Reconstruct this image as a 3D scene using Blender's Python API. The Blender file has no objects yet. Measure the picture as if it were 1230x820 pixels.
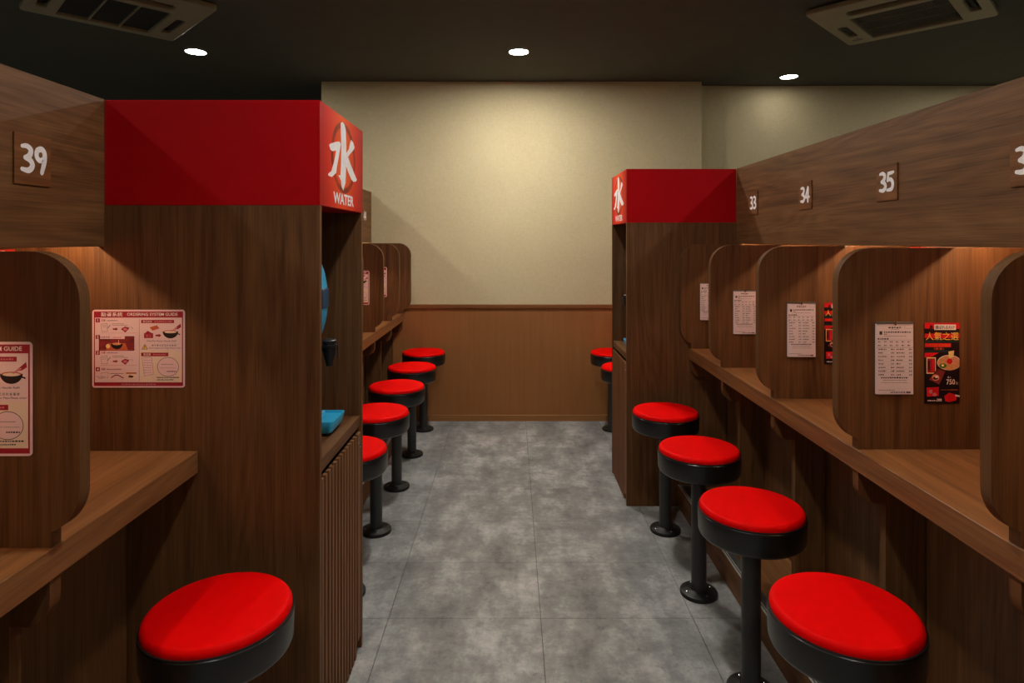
import bpy, bmesh, math, random
from mathutils import Vector, Matrix
random.seed(4)
scn = bpy.context.scene
PI = math.pi

# ------------------------------------------------------------------ camera
cd = bpy.data.cameras.new('camera')
cam = bpy.data.objects.new('camera', cd)
scn.collection.objects.link(cam)
cam.location = (0, 0, 1.5)
cam.rotation_euler = (PI / 2, 0, 0)
cd.sensor_width = 36
cd.lens = 750 / 1230 * 36
cd.shift_y = -121 / 1230
cd.clip_start = 0.02
scn.camera = cam

# ------------------------------------------------------------------ world, view
w = bpy.data.worlds.new('room_world')
scn.world = w
w.use_nodes = True
w.node_tree.nodes['Background'].inputs[0].default_value = (1.0, 0.93, 0.82, 1)
w.node_tree.nodes['Background'].inputs[1].default_value = 0.0
scn.view_settings.view_transform = 'Standard'
scn.view_settings.look = 'None'
scn.view_settings.gamma = 1
scn.view_settings.use_curve_mapping = False
scn.view_settings.exposure = 0.5
GLOW = 3.6        # radiance scale of the downlight lenses
STRIP = 60.0     # radiance of the warm strips inside the booths
LAMP_COL = (1.0, 0.945, 0.845)
# x, y, lens radiance (x GLOW), beam power in watts
LAMPS = [(0.047, 4.384, 110, 26), (0.047, 2.9, 40, 14), (0.047, 1.4, 60, 26), (0.047, -1.0, 60, 30),
         (-2.22, 4.384, 50, 20), (-2.22, 1.7, 60, 18), (-2.22, -0.6, 60, 24),
         (2.24, 5.05, 6, 0), (2.24, 1.9, 60, 22), (2.24, -0.5, 60, 24),
         (-4.7, 2.0, 60, 30), (4.7, 2.0, 60, 30), (-4.3, 4.6, 50, 20), (4.0, 4.35, 60, 24)]  # this row: unseen fill added for ceiling bounce and the recess wall

# ------------------------------------------------------------------ helpers
C = scn.collection
MAT = {}

def srgb(r, g, b):
    f = lambda c: (c / 255 / 12.92) if c / 255 <= 0.04045 else ((c / 255 + 0.055) / 1.055) ** 2.4
    return (f(r), f(g), f(b), 1)

def newmat(name, col=(0.5, 0.5, 0.5, 1), rough=0.5, metal=0.0, emit=None, spec=0.5, coat=0.0):
    m = bpy.data.materials.new(name)
    m.use_nodes = True
    b = m.node_tree.nodes['Principled BSDF']
    b.inputs['Base Color'].default_value = col
    b.inputs['Roughness'].default_value = rough
    b.inputs['Metallic'].default_value = metal
    b.inputs['Specular IOR Level'].default_value = spec
    b.inputs['Coat Weight'].default_value = coat
    if emit:
        b.inputs['Emission Color'].default_value = emit[0]
        b.inputs['Emission Strength'].default_value = emit[1]
    MAT[name] = m
    return m

def node(nt, t, **kw):
    n = nt.nodes.new(t)
    for k, v in kw.items():
        setattr(n, k, v)
    return n

def speckle(m, base, amount=0.12, scale=60, bump=0.0):
    """a faint tone variation so that no surface is a dead flat colour"""
    nt = m.node_tree; L = nt.links
    b = nt.nodes['Principled BSDF']
    g = node(nt, 'ShaderNodeNewGeometry')
    n = node(nt, 'ShaderNodeTexNoise'); n.inputs['Scale'].default_value = scale
    n.inputs['Detail'].default_value = 4
    L.new(g.outputs['Position'], n.inputs['Vector'])
    r = node(nt, 'ShaderNodeValToRGB')
    r.color_ramp.elements[0].position = 0.3; r.color_ramp.elements[1].position = 0.7
    r.color_ramp.elements[0].color = tuple(c * (1 - amount) for c in base[:3]) + (1,)
    r.color_ramp.elements[1].color = tuple(min(1, c * (1 + amount)) for c in base[:3]) + (1,)
    L.new(n.outputs['Fac'], r.inputs['Fac'])
    L.new(r.outputs['Color'], b.inputs['Base Color'])
    if bump:
        bp = node(nt, 'ShaderNodeBump'); bp.inputs['Strength'].default_value = bump
        bp.inputs['Distance'].default_value = 0.002
        L.new(n.outputs['Fac'], bp.inputs['Height']); L.new(bp.outputs['Normal'], b.inputs['Normal'])

def wood(name, dark, light, grain='Z', rough=0.5, contrast=1.0, spec=0.22, cath=0.45):
    """laminate with long grain along one axis: streaks, arched figure, fine pores"""
    m = newmat(name, light, rough, spec=spec)
    nt = m.node_tree; L = nt.links
    b = nt.nodes['Principled BSDF']
    tc = node(nt, 'ShaderNodeTexCoord')
    oi = node(nt, 'ShaderNodeObjectInfo')
    mul = node(nt, 'ShaderNodeMath', operation='MULTIPLY'); mul.inputs[1].default_value = 37.0
    L.new(oi.outputs['Random'], mul.inputs[0])
    add = node(nt, 'ShaderNodeVectorMath', operation='ADD')
    L.new(tc.outputs['Object'], add.inputs[0]); L.new(mul.outputs[0], add.inputs[1])

    def mapped(along, across):
        mp = node(nt, 'ShaderNodeMapping')
        s = [across] * 3
        s['XYZ'.index(grain)] = along
        mp.inputs['Scale'].default_value = s
        L.new(add.outputs[0], mp.inputs['Vector'])
        return mp
    # broad streaks
    n1 = node(nt, 'ShaderNodeTexNoise'); n1.inputs['Scale'].default_value = 1
    n1.inputs['Detail'].default_value = 8; n1.inputs['Roughness'].default_value = 0.6
    n1.inputs['Distortion'].default_value = 0.3
    L.new(mapped(1.1, 34).outputs[0], n1.inputs['Vector'])
    # arched figure: contour lines of a stretched noise
    n2 = node(nt, 'ShaderNodeTexNoise'); n2.inputs['Scale'].default_value = 1
    n2.inputs['Detail'].default_value = 1.5
    L.new(mapped(0.55, 5.5).outputs[0], n2.inputs['Vector'])
    k = node(nt, 'ShaderNodeMath', operation='MULTIPLY'); k.inputs[1].default_value = 17
    L.new(n2.outputs['Fac'], k.inputs[0])
    pp = node(nt, 'ShaderNodeMath', operation='PINGPONG'); pp.inputs[1].default_value = 0.5
    L.new(k.outputs[0], pp.inputs[0])
    # fine pores
    n3 = node(nt, 'ShaderNodeTexNoise'); n3.inputs['Scale'].default_value = 1
    n3.inputs['Detail'].default_value = 3
    L.new(mapped(6, 260).outputs[0], n3.inputs['Vector'])
    m1 = node(nt, 'ShaderNodeMath', operation='MULTIPLY'); m1.inputs[1].default_value = cath
    L.new(pp.outputs[0], m1.inputs[0])
    m2 = node(nt, 'ShaderNodeMath', operation='MULTIPLY_ADD'); m2.inputs[1].default_value = 1.0
    L.new(n1.outputs['Fac'], m2.inputs[0]); L.new(m1.outputs[0], m2.inputs[2])
    m3 = node(nt, 'ShaderNodeMath', operation='MULTIPLY_ADD'); m3.inputs[1].default_value = 0.6
    L.new(n3.outputs['Fac'], m3.inputs[0]); L.new(m2.outputs[0], m3.inputs[2])
    mr = node(nt, 'ShaderNodeMapRange')
    c0 = 0.5 + cath * 0.25 + 0.30
    mr.inputs['From Min'].default_value = c0 - 0.31 / contrast
    mr.inputs['From Max'].default_value = c0 + 0.31 / contrast
    L.new(m3.outputs[0], mr.inputs['Value'])
    mx = node(nt, 'ShaderNodeMix', data_type='RGBA')
    mx.inputs['A'].default_value = dark; mx.inputs['B'].default_value = light
    L.new(mr.outputs['Result'], mx.inputs['Factor'])
    L.new(mx.outputs['Result'], b.inputs['Base Color'])
    bp = node(nt, 'ShaderNodeBump'); bp.inputs['Strength'].default_value = 0.12
    bp.inputs['Distance'].default_value = 0.0012
    L.new(n3.outputs['Fac'], bp.inputs['Height']); L.new(bp.outputs['Normal'], b.inputs['Normal'])
    return m

WD, WL = srgb(76, 47, 25), srgb(120, 82, 49)
wood('wood_upright', WD, WL, 'Z', cath=0.3)
wood('wood_board', srgb(78, 49, 27), srgb(136, 96, 60), 'Y', cath=0.3, contrast=0.9)
wood('wood_board_local', WD, WL, 'X', cath=0.3)
wood('wood_top', srgb(100, 64, 36), srgb(148, 102, 62), 'Y', rough=0.38, cath=0.3)
wood('wood_edge', srgb(84, 56, 32), srgb(114, 80, 50), 'Z', rough=0.55, cath=0.2, spec=0.1)
wood('wood_wainscot', srgb(146, 94, 52), srgb(168, 114, 68), 'Z', contrast=0.6, cath=0.15, rough=0.5)
wood('wood_rail', srgb(124, 76, 42), srgb(140, 88, 50), 'X', contrast=0.6, cath=0.2, rough=0.45)
wood('wood_skirting', srgb(142, 98, 56), srgb(164, 116, 70), 'X', contrast=0.6, cath=0.2, rough=0.45)
wood('wood_slat', srgb(104, 66, 40), srgb(136, 92, 58), 'Z', cath=0.2)

def concrete():
    m = newmat('concrete_tile', (0.3, 0.3, 0.3, 1), 0.42, spec=0.45)
    nt = m.node_tree; L = nt.links; b = nt.nodes['Principled BSDF']
    g = node(nt, 'ShaderNodeNewGeometry')
    def noi(sx, sy, scale, det, rough=0.6, dist=0.0):
        mp = node(nt, 'ShaderNodeMapping'); mp.inputs['Scale'].default_value = (sx, sy, 1)
        L.new(g.outputs['Position'], mp.inputs['Vector'])
        n = node(nt, 'ShaderNodeTexNoise'); n.inputs['Scale'].default_value = scale
        n.inputs['Detail'].default_value = det; n.inputs['Roughness'].default_value = rough
        n.inputs['Distortion'].default_value = dist
        L.new(mp.outputs[0], n.inputs['Vector']); return n
    a = noi(1.6, 0.9, 3.2, 12, 0.68, 0.0)
    c = noi(1, 1, 34, 9, 0.8)
    s = noi(0.8, 1.6, 11, 8, 0.75, 0.0)
    m1 = node(nt, 'ShaderNodeMath', operation='MULTIPLY_ADD'); m1.inputs[1].default_value = 0.34
    L.new(c.outputs['Fac'], m1.inputs[0]); L.new(a.outputs['Fac'], m1.inputs[2])
    m2 = node(nt, 'ShaderNodeMath', operation='MULTIPLY_ADD'); m2.inputs[1].default_value = 0.3
    L.new(s.outputs['Fac'], m2.inputs[0]); L.new(m1.outputs[0], m2.inputs[2])
    r = node(nt, 'ShaderNodeValToRGB')
    e = r.color_ramp.elements
    e[0].position = 0.63; e[0].color = srgb(104, 105, 106)
    e[1].position = 1.0; e[1].color = srgb(188, 189, 189)
    x = e.new(0.82); x.color = srgb(142, 144, 144)
    L.new(m2.outputs[0], r.inputs['Fac'])
    # scattered dark scuffs
    d = noi(1, 1, 26, 6, 0.8, 1.2)
    rr = node(nt, 'ShaderNodeValToRGB')
    rr.color_ramp.elements[0].position = 0.33; rr.color_ramp.elements[0].color = (0.62, 0.62, 0.62, 1)
    rr.color_ramp.elements[1].position = 0.43; rr.color_ramp.elements[1].color = (1, 1, 1, 1)
    L.new(d.outputs['Fac'], rr.inputs['Fac'])
    mx = node(nt, 'ShaderNodeMix', data_type='RGBA', blend_type='MULTIPLY')
    mx.inputs['Factor'].default_value = 1
    L.new(r.outputs['Color'], mx.inputs['A']); L.new(rr.outputs['Color'], mx.inputs['B'])
    L.new(mx.outputs['Result'], b.inputs['Base Color'])
    mr = node(nt, 'ShaderNodeMapRange'); mr.inputs['To Min'].default_value = 0.34; mr.inputs['To Max'].default_value = 0.55
    L.new(c.outputs['Fac'], mr.inputs['Value']); L.new(mr.outputs['Result'], b.inputs['Roughness'])
    bp = node(nt, 'ShaderNodeBump'); bp.inputs['Strength'].default_value = 0.08; bp.inputs['Distance'].default_value = 0.002
    L.new(c.outputs['Fac'], bp.inputs['Height']); L.new(bp.outputs['Normal'], b.inputs['Normal'])
concrete()

def wallpaper():
    m = newmat('wallpaper', srgb(196, 184, 146), 0.85, spec=0.2)
    nt = m.node_tree; L = nt.links; b = nt.nodes['Principled BSDF']
    g = node(nt, 'ShaderNodeNewGeometry')
    def noi(sx, sz, sc, det):
        mp = node(nt, 'ShaderNodeMapping'); mp.inputs['Scale'].default_value = (sx, 1, sz)
        L.new(g.outputs['Position'], mp.inputs['Vector'])
        n = node(nt, 'ShaderNodeTexNoise'); n.inputs['Scale'].default_value = sc; n.inputs['Detail'].default_value = det
        L.new(mp.outputs[0], n.inputs['Vector']); return n
    a = noi(1, 6, 30, 4); c = noi(6, 1, 30, 4); d = noi(1, 1, 3, 3)
    ad = node(nt, 'ShaderNodeMath', operation='ADD'); L.new(a.outputs['Fac'], ad.inputs[0]); L.new(c.outputs['Fac'], ad.inputs[1])
    a2 = node(nt, 'ShaderNodeMath', operation='MULTIPLY_ADD'); a2.inputs[1].default_value = 0.4
    L.new(d.outputs['Fac'], a2.inputs[0]); L.new(ad.outputs[0], a2.inputs[2])
    r = node(nt, 'ShaderNodeMapRange'); r.inputs['From Min'].default_value = 0.8; r.inputs['From Max'].default_value = 1.6
    L.new(a2.outputs[0], r.inputs['Value'])
    mx = node(nt, 'ShaderNodeMix', data_type='RGBA')
    mx.inputs['A'].default_value = srgb(202, 188, 150); mx.inputs['B'].default_value = srgb(216, 203, 166)
    L.new(r.outputs['Result'], mx.inputs['Factor']); L.new(mx.outputs['Result'], b.inputs['Base Color'])
    bp = node(nt, 'ShaderNodeBump'); bp.inputs['Strength'].default_value = 0.25; bp.inputs['Distance'].default_value = 0.002
    L.new(ad.outputs[0], bp.inputs['Height']); L.new(bp.outputs['Normal'], b.inputs['Normal'])
wallpaper()

def sign_face():
    """printed panel: orange-red middle, deep red borders, a thick brushed ring"""
    m = newmat('sign_print', srgb(200, 30, 20), 0.5, spec=0.08)
    nt = m.node_tree; L = nt.links; b = nt.nodes['Principled BSDF']
    tc = node(nt, 'ShaderNodeTexCoord')
    sp = node(nt, 'ShaderNodeSeparateXYZ'); L.new(tc.outputs['Object'], sp.inputs[0])
    cx, cz = 0.26, 0.165
    # distance from the centre, squashed across
    def comp(out, off, sc):
        s = node(nt, 'ShaderNodeMath', operation='SUBTRACT'); s.inputs[1].default_value = off
        L.new(out, s.inputs[0])
        k = node(nt, 'ShaderNodeMath', operation='MULTIPLY'); k.inputs[1].default_value = sc
        L.new(s.outputs[0], k.inputs[0]); return k.outputs[0]
    cb = node(nt, 'ShaderNodeCombineXYZ')
    L.new(comp(sp.outputs['X'], cx, 1 / 0.26), cb.inputs[0]); L.new(comp(sp.outputs['Z'], cz + 0.02, 0.38 / 0.15), cb.inputs[1])
    ln = node(nt, 'ShaderNodeVectorMath', operation='LENGTH'); L.new(cb.outputs[0], ln.inputs[0])
    r = node(nt, 'ShaderNodeValToRGB'); e = r.color_ramp.elements
    e[0].position = 0.0; e[0].color = srgb(246, 112, 36)
    e[1].position = 1.0; e[1].color = srgb(170, 6, 6)
    x = e.new(0.45); x.color = srgb(236, 66, 16)
    x = e.new(0.72); x.color = srgb(214, 24, 8)
    L.new(ln.outputs['Value'], r.inputs['Fac'])
    # ring
    cr = node(nt, 'ShaderNodeCombineXYZ')
    L.new(comp(sp.outputs['X'], cx, 1 / 0.150), cr.inputs[0]); L.new(comp(sp.outputs['Z'], cz + 0.004, 1 / 0.118), cr.inputs[1])
    lr = node(nt, 'ShaderNodeVectorMath', operation='LENGTH'); L.new(cr.outputs[0], lr.inputs[0])
    q = node(nt, 'ShaderNodeValToRGB'); e = q.color_ramp.elements
    e[0].position = 0.80; e[0].color = (0, 0, 0, 1)
    e[1].position = 1.03; e[1].color = (0, 0, 0, 1)
    x = e.new(0.86); x.color = (1, 1, 1, 1)
    x = e.new(0.97); x.color = (1, 1, 1, 1)
    L.new(lr.outputs['Value'], q.inputs['Fac'])
    n = node(nt, 'ShaderNodeTexNoise'); n.inputs['Scale'].default_value = 16; n.inputs['Detail'].default_value = 3
    L.new(tc.outputs['Object'], n.inputs['Vector'])
    mm = node(nt, 'ShaderNodeMath', operation='MULTIPLY'); L.new(q.outputs['Color'], mm.inputs[0]); L.new(n.outputs['Fac'], mm.inputs[1])
    mx = node(nt, 'ShaderNodeMix', data_type='RGBA'); mm2 = node(nt, 'ShaderNodeMath', operation='MULTIPLY'); mm2.inputs[1].default_value = 1.5; L.new(mm.outputs[0], mm2.inputs[0]); L.new(mm2.outputs[0], mx.inputs['Factor'])
    L.new(r.outputs['Color'], mx.inputs['A']); mx.inputs['B'].default_value = srgb(110, 22, 10)
    L.new(mx.outputs['Result'], b.inputs['Base Color'])
sign_face()

def mk(name, col, rough=0.5, amt=0.06, scale=40, bump=0.0, **kw):
    m = newmat(name, col, rough, **kw); speckle(m, col, amt, scale, bump); return m
mk('ceiling_black', srgb(76, 76, 67), 0.9, 0.05, 8)
mk('grout', srgb(70, 70, 68), 0.8)
mk('seat_red', (0.80, 0.0003, 0.0003, 1), 0.6, 0.02, 30, spec=0.06)
mk('gloss_black', (0.0065, 0.0068, 0.007, 1), 0.30, 0.1, 8, spec=0.6)
mk('satin_black', (0.010, 0.010, 0.010, 1), 0.42, 0.1, 20, spec=0.4)
mk('pole_grey', (0.032, 0.033, 0.033, 1), 0.42, 0.08, 30, spec=0.5)
mk('rim_dark', (0.012, 0.012, 0.012, 1), 0.35)
mk('cabinet_red', srgb(178, 8, 18), 0.5, 0.03, 10, spec=0.08)
mk('ac_plastic', srgb(150, 142, 116), 0.55, 0.03, 10)
mk('ac_dark', srgb(30, 26, 20), 0.7, 0.1, 20)
mk('ac_bar', srgb(110, 106, 90), 0.6)
mk('blue_plastic', srgb(50, 172, 220), 0.35, 0.05, 20)
mk('blue_pale', srgb(120, 214, 244), 0.4, 0.05, 20)
mk('blue_dark', srgb(20, 70, 100), 0.4, 0.05, 20)
mk('black_plastic', (0.012, 0.013, 0.015, 1), 0.4, 0.1, 20)
mk('steel', (0.62, 0.62, 0.60, 1), 0.4, 0.08, 40, metal=0.4)
mk('grey_tread', (0.07, 0.07, 0.068, 1), 0.5, 0.12, 60)
mk('chrome', (0.8, 0.8, 0.8, 1), 0.2, metal=1.0)
mk('number_white', srgb(252, 246, 248), 0.7, spec=0.15)
mk('paper', srgb(222, 202, 206), 0.7, 0.02, 30)
mk('ink', srgb(70, 52, 52), 0.7)
mk('ink_soft', srgb(140, 112, 112), 0.7)
mk('guide_sheet', srgb(230, 198, 200), 0.5, 0.02, 30)
mk('guide_border', srgb(232, 196, 200), 0.5, 0.02, 30)
mk('guide_cream', srgb(230, 204, 184), 0.5, 0.02, 30)
mk('guide_red', srgb(158, 22, 44), 0.5, 0.03, 30)
mk('guide_black', srgb(26, 20, 20), 0.5)
mk('guide_orange', srgb(196, 96, 60), 0.5)
mk('guide_photo', srgb(126, 40, 40), 0.5, 0.5, 40)
mk('guide_yellow', srgb(226, 190, 96), 0.5)
mk('guide_pink', srgb(212, 120, 130), 0.5)
mk('print_black', srgb(20, 12, 20), 0.4)
mk('print_green', srgb(20, 52, 48), 0.4)
mk('print_red', srgb(214, 16, 30), 0.4)
mk('print_gold', srgb(240, 200, 90), 0.4)
mk('print_white', srgb(235, 225, 220), 0.4)
mk('print_orange', srgb(236, 90, 40), 0.4)
mk('soup', srgb(214, 150, 96), 0.4, 0.15, 200)
mk('pork', srgb(224, 150, 120), 0.4, 0.12, 200)
mk('egg', srgb(244, 210, 130), 0.4)
mk('bowl_dark', srgb(70, 26, 22), 0.4)
mk('herb', srgb(74, 130, 50), 0.4, 0.4, 400)
mk('noren_red', srgb(190, 14, 16), 0.8, 0.06, 60)
newmat('strip_glow', (1, 1, 1, 1), 0.5, emit=((1.0, 0.66, 0.38, 1), STRIP))

def settle(o, label=None, cat=None, group=None, kind=None):
    if label: o['label'] = label
    if cat: o['category'] = cat
    if group: o['group'] = group
    if kind: o['kind'] = kind
    return o

def mesh_obj(name, bm, mats, parent=None, smooth=None):
    me = bpy.data.meshes.new(name)
    bmesh.ops.recalc_face_normals(bm, faces=bm.faces) if smooth != 'keep' else None
    bm.to_mesh(me); bm.free()
    if isinstance(mats, str): mats = [mats]
    for x in mats: me.materials.append(MAT[x])
    if smooth and smooth != 'keep':
        for p in me.polygons: p.use_smooth = True
        me.set_sharp_from_angle(angle=math.radians(smooth))
    o = bpy.data.objects.new(name, me)
    C.objects.link(o)
    if parent: o.parent = parent
    return o

def empty(name, loc=(0, 0, 0), rz=0.0, parent=None):
    o = bpy.data.objects.new(name, None); o.empty_display_size = 0.1
    C.objects.link(o); o.location = loc; o.rotation_euler = (0, 0, rz)
    if parent: o.parent = parent
    return o

def box(bm, x0, x1, y0, y1, z0, z1, bev=0.0, mi=0, seg=1):
    x0, x1 = sorted((x0, x1)); y0, y1 = sorted((y0, y1)); z0, z1 = sorted((z0, z1))
    t = bmesh.new()
    vs = [t.verts.new((x, y, z)) for x in (x0, x1) for y in (y0, y1) for z in (z0, z1)]
    for f in ((0, 1, 3, 2), (4, 6, 7, 5), (0, 4, 5, 1), (2, 3, 7, 6), (0, 2, 6, 4), (1, 5, 7, 3)):
        t.faces.new([vs[i] for i in f])
    if bev: bmesh.ops.bevel(t, geom=t.edges[:], offset=bev, segments=seg, affect='EDGES', profile=0.5)
    merge(bm, t, mi)

def merge(bm, t, mi=None, mat=None):
    if mat is not None: bmesh.ops.transform(t, matrix=mat, verts=t.verts)
    bmesh.ops.recalc_face_normals(t, faces=t.faces)
    vm = {v: bm.verts.new(v.co) for v in t.verts}
    for f in t.faces:
        try:
            nf = bm.faces.new([vm[v] for v in f.verts])
            nf.material_index = f.material_index if mi is None else mi
            nf.smooth = f.smooth
        except ValueError: pass
    t.free()

def boxobj(name, dims, m, parent=None, bev=0.0015):
    bm = bmesh.new(); box(bm, *dims, bev=bev); return mesh_obj(name, bm, m, parent)

def lathe(bm, prof, seg=48, cap=True, cx=0, cy=0, mi=0, cz=0):
    rings = []
    for r, z in prof:
        if r < 1e-6: rings.append([bm.verts.new((cx, cy, cz + z))])
        else: rings.append([bm.verts.new((cx + r * math.cos(2 * PI * i / seg), cy + r * math.sin(2 * PI * i / seg), cz + z)) for i in range(seg)])
    for a, b in zip(rings, rings[1:]):
        for i in range(seg):
            j = (i + 1) % seg
            if len(a) == 1 and len(b) == 1: continue
            if len(a) == 1: f = bm.faces.new((a[0], b[i], b[j]))
            elif len(b) == 1: f = bm.faces.new((a[i], a[j], b[0]))
            else: f = bm.faces.new((a[i], a[j], b[j], b[i]))
            f.material_index = mi

def prism(bm, pts, axis, lo, hi, bev=0.0, mi_side=0, mi_cap=0):
    """polygon extruded: axis 'y' takes (x,z) points, 'z' takes (x,y), 'x' takes (y,z)"""
    t = bmesh.new()
    P = {'y': lambda a, b, c: (a, c, b), 'z': lambda a, b, c: (a, b, c), 'x': lambda a, b, c: (c, a, b)}[axis]
    A = [t.verts.new(P(a, b, lo)) for a, b in pts]; B = [t.verts.new(P(a, b, hi)) for a, b in pts]
    t.faces.new(A).material_index = mi_cap; t.faces.new(B[::-1]).material_index = mi_cap
    n = len(pts)
    for i in range(n):
        j = (i + 1) % n
        t.faces.new((A[i], B[i], B[j], A[j])).material_index = mi_side
    merge(bm, t)

def arc(cx, cy, r, a0, a1, n=10):
    return [(cx + r * math.cos(math.radians(a0 + (a1 - a0) * i / n)), cy + r * math.sin(math.radians(a0 + (a1 - a0) * i / n))) for i in range(n + 1)]

def copy_tree(o, parent=None):
    c = o.copy(); C.objects.link(c)
    if parent: c.parent = parent
    for ch in list(o.children): copy_tree(ch, c)
    return c

# ---- flat print: sheets of thin faces lying on a panel; local x = right, z = up, facing -y
class Print:
    def __init__(self, root): self.root = root; self.p = {}
    def bm(self, part, mat):
        k = (part, mat)
        if k not in self.p: self.p[k] = bmesh.new()
        return self.p[k]
    def poly(self, pts, mat, part='artwork', lay=1):
        b = self.bm(part, mat); b.faces.new([b.verts.new((x, -0.00025 * lay, z)) for x, z in pts])
    def rect(self, x0, z0, x1, z1, mat, part='artwork', lay=1):
        self.poly([(x0, z0), (x1, z0), (x1, z1), (x0, z1)], mat, part, lay)
    def disc(self, cx, cz, rx, rz, mat, part='artwork', lay=1, n=28, a0=0, a1=360):
        self.poly([(cx + rx * math.cos(math.radians(a0 + (a1 - a0) * i / n)), cz + rz * math.sin(math.radians(a0 + (a1 - a0) * i / n))) for i in range(n + (0 if a1 - a0 == 360 else 1))], mat, part, lay)
    def line(self, pts, wd, mat, part='artwork', lay=1, closed=False):
        n = len(pts)
        for i in range(n if closed else n - 1):
            a = Vector(pts[i]); c = Vector(pts[(i + 1) % n]); d = c - a
            if d.length < 1e-7: continue
            q = Vector((-d.y, d.x)).normalized() * wd / 2
            self.poly([tuple(a - q), tuple(c - q), tuple(c + q), tuple(a + q)], mat, part, lay)
    def dashes(self, x0, x1, z, h, mat, part='lettering', lay=2, seed=0):
        r = random.Random(seed * 977 + int(z * 1e5)); x = x0
        while x < x1:
            L = min(r.uniform(0.6, 1.6) * h, x1 - x)
            self.rect(x, z, x + L, z + h * r.uniform(0.7, 1), mat, part, lay); x += L + h * 0.45
    def text(self, s, x, z, h, mat, part='lettering', lay=3, width=None, bold=0.0, align='LEFT'):
        cu = bpy.data.curves.new('t', 'FONT'); cu.body = s; cu.size = 1; cu.align_x = 'LEFT'
        cu.offset = bold; cu.resolution_u = 3
        o = bpy.data.objects.new('t', cu); C.objects.link(o)
        dg = bpy.context.evaluated_depsgraph_get()
        me = bpy.data.meshes.new_from_object(o.evaluated_get(dg))
        xs = [v.co.x for v in me.vertices]; ys = [v.co.y for v in me.vertices]
        if xs:
            sx0, sx1, sy0, sy1 = min(xs), max(xs), min(ys), max(ys)
            k = h / (sy1 - sy0); kx = k if width is None else width / (sx1 - sx0)
            ox = x - ((sx1 - sx0) * kx / 2 if align == 'CENTER' else 0)
            b = self.bm(part, mat)
            vv = [b.verts.new((ox + (v.co.x - sx0) * kx, -0.00025 * lay, z + (v.co.y - sy0) * k)) for v in me.vertices]
            for p in me.polygons:
                try: b.faces.new([vv[i] for i in p.vertices])
                except ValueError: pass
        bpy.data.objects.remove(o); bpy.data.curves.remove(cu); bpy.data.meshes.remove(me)
    def done(self):
        parts = {}
        for (part, mat), b in self.p.items(): parts.setdefault(part, []).append((mat, b))
        out = []
        for part, L in parts.items():
            bm = bmesh.new()
            for i, (mat, b) in enumerate(L):
                vm = {v: bm.verts.new(v.co) for v in b.verts}
                for f in b.faces:
                    nf = bm.faces.new([vm[v] for v in f.verts]); nf.material_index = i
                b.free()
            for f in bm.faces:
                f.normal_update()
                if f.normal.y > 0: f.normal_flip()
            o = mesh_obj(part.strip(), bm, [m for m, _ in L], self.root, smooth='keep')
            if part in ('lettering', 'artwork', 'ruling'): o['kind'] = 'stuff'
            out.append(o)
        return out

# ================================================================== SETTING
YB, YB2, ZC = 5.21, 5.35, 2.827
XL, XR = -7.0, 7.0
fl = boxobj('floor', (XL, XR, -2.6, 7.6, -0.06, -0.006), 'grout', bev=0)
settle(fl, kind='structure')
cl = boxobj('ceiling', (XL, XR, -2.6, 7.6, ZC + 0.002, ZC + 0.08), 'ceiling_black', bev=0)
settle(cl, kind='structure')

# floor tiles 0.61 x 0.43, thin open joints
tb = bmesh.new(); box(tb, 0, 0.6082, 0, 0.4288, -0.006, 0, bev=0.0009)
me0 = None
for j in range(-9, 6):
    for i in range(-2, 3):
        x0 = -0.49 + 0.605 * i; y0 = 2.483 + 0.43 * j
        if me0 is None:
            t = mesh_obj('tile', tb, 'concrete_tile', fl); me0 = t.data
        else:
            t = bpy.data.objects.new('tile', me0); C.objects.link(t); t.parent = fl
        t.location = (x0, y0, 0); t.scale = (0.605 / 0.61, 1, 1)
# last row against the far wall
for i in range(-2, 3):
    bm = bmesh.new(); box(bm, 0, 0.603, 0, 0.146, -0.006, 0, bev=0.0009)
    t = mesh_obj('tile', bm, 'concrete_tile', fl); t.location = (-0.49 + 0.605 * i, 5.063, 0)
# plain screed of the same covering outside the aisle, where booths and the kitchen stand
bm = bmesh.new()
box(bm, XL, -1.702, -2.6, 7.6, -0.006, -0.001); box(bm, 1.326, XR, -2.6, YB2, -0.006, -0.001)
box(bm, -1.702, 1.326, -2.6, -1.39, -0.006, -0.001)
mesh_obj('screed', bm, 'concrete_tile', fl)

wb = boxobj('wall_back', (-1.59, 1.584, YB, YB + 0.12, 0, ZC), 'wallpaper', bev=0); settle(wb, kind='structure')
wr = boxobj('wall_back_recess', (1.584, XR, YB2, YB2 + 0.12, 0, ZC), 'wallpaper', bev=0); settle(wr, kind='structure')
for nm, dm in (('wall_right', (XR, XR + 0.1, -2.6, 7.6, 0, ZC)), ('wall_left', (XL - 0.1, XL, -2.6, 7.6, 0, ZC)),
               ('wall_front', (XL, XR, -2.7, -2.6, 0, ZC)), ('wall_far', (XL, 1.5, 7.5, 7.6, 0, ZC))):
    settle(boxobj(nm, dm, 'wallpaper' if nm != 'wall_far' else 'ceiling_black', bev=0), kind='structure')
pn = boxobj('trim_1', (-1.59, 1.584, YB - 0.008, YB - 0.0005, 0.05, 0.936), 'wood_wainscot', bev=0.001)
settle(pn, kind='structure'); pn['label'] = 'pale brown wood wainscot on the far wall of the aisle'
bm = bmesh.new(); box(bm, -1.59, 1.584, YB - 0.02, YB - 0.0005, 0.9365, 0.969, bev=0.003)
rl = mesh_obj('trim_2', bm, 'wood_rail'); settle(rl, kind='structure'); rl['label'] = 'dark brown rail capping the wainscot'
bm = bmesh.new(); box(bm, -1.59, 1.584, YB - 0.016, YB - 0.0005, 0.0, 0.0495, bev=0.002)
box(bm, -1.59, 1.584, YB - 0.019, YB - 0.0165, 0.0, 0.010)
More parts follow.
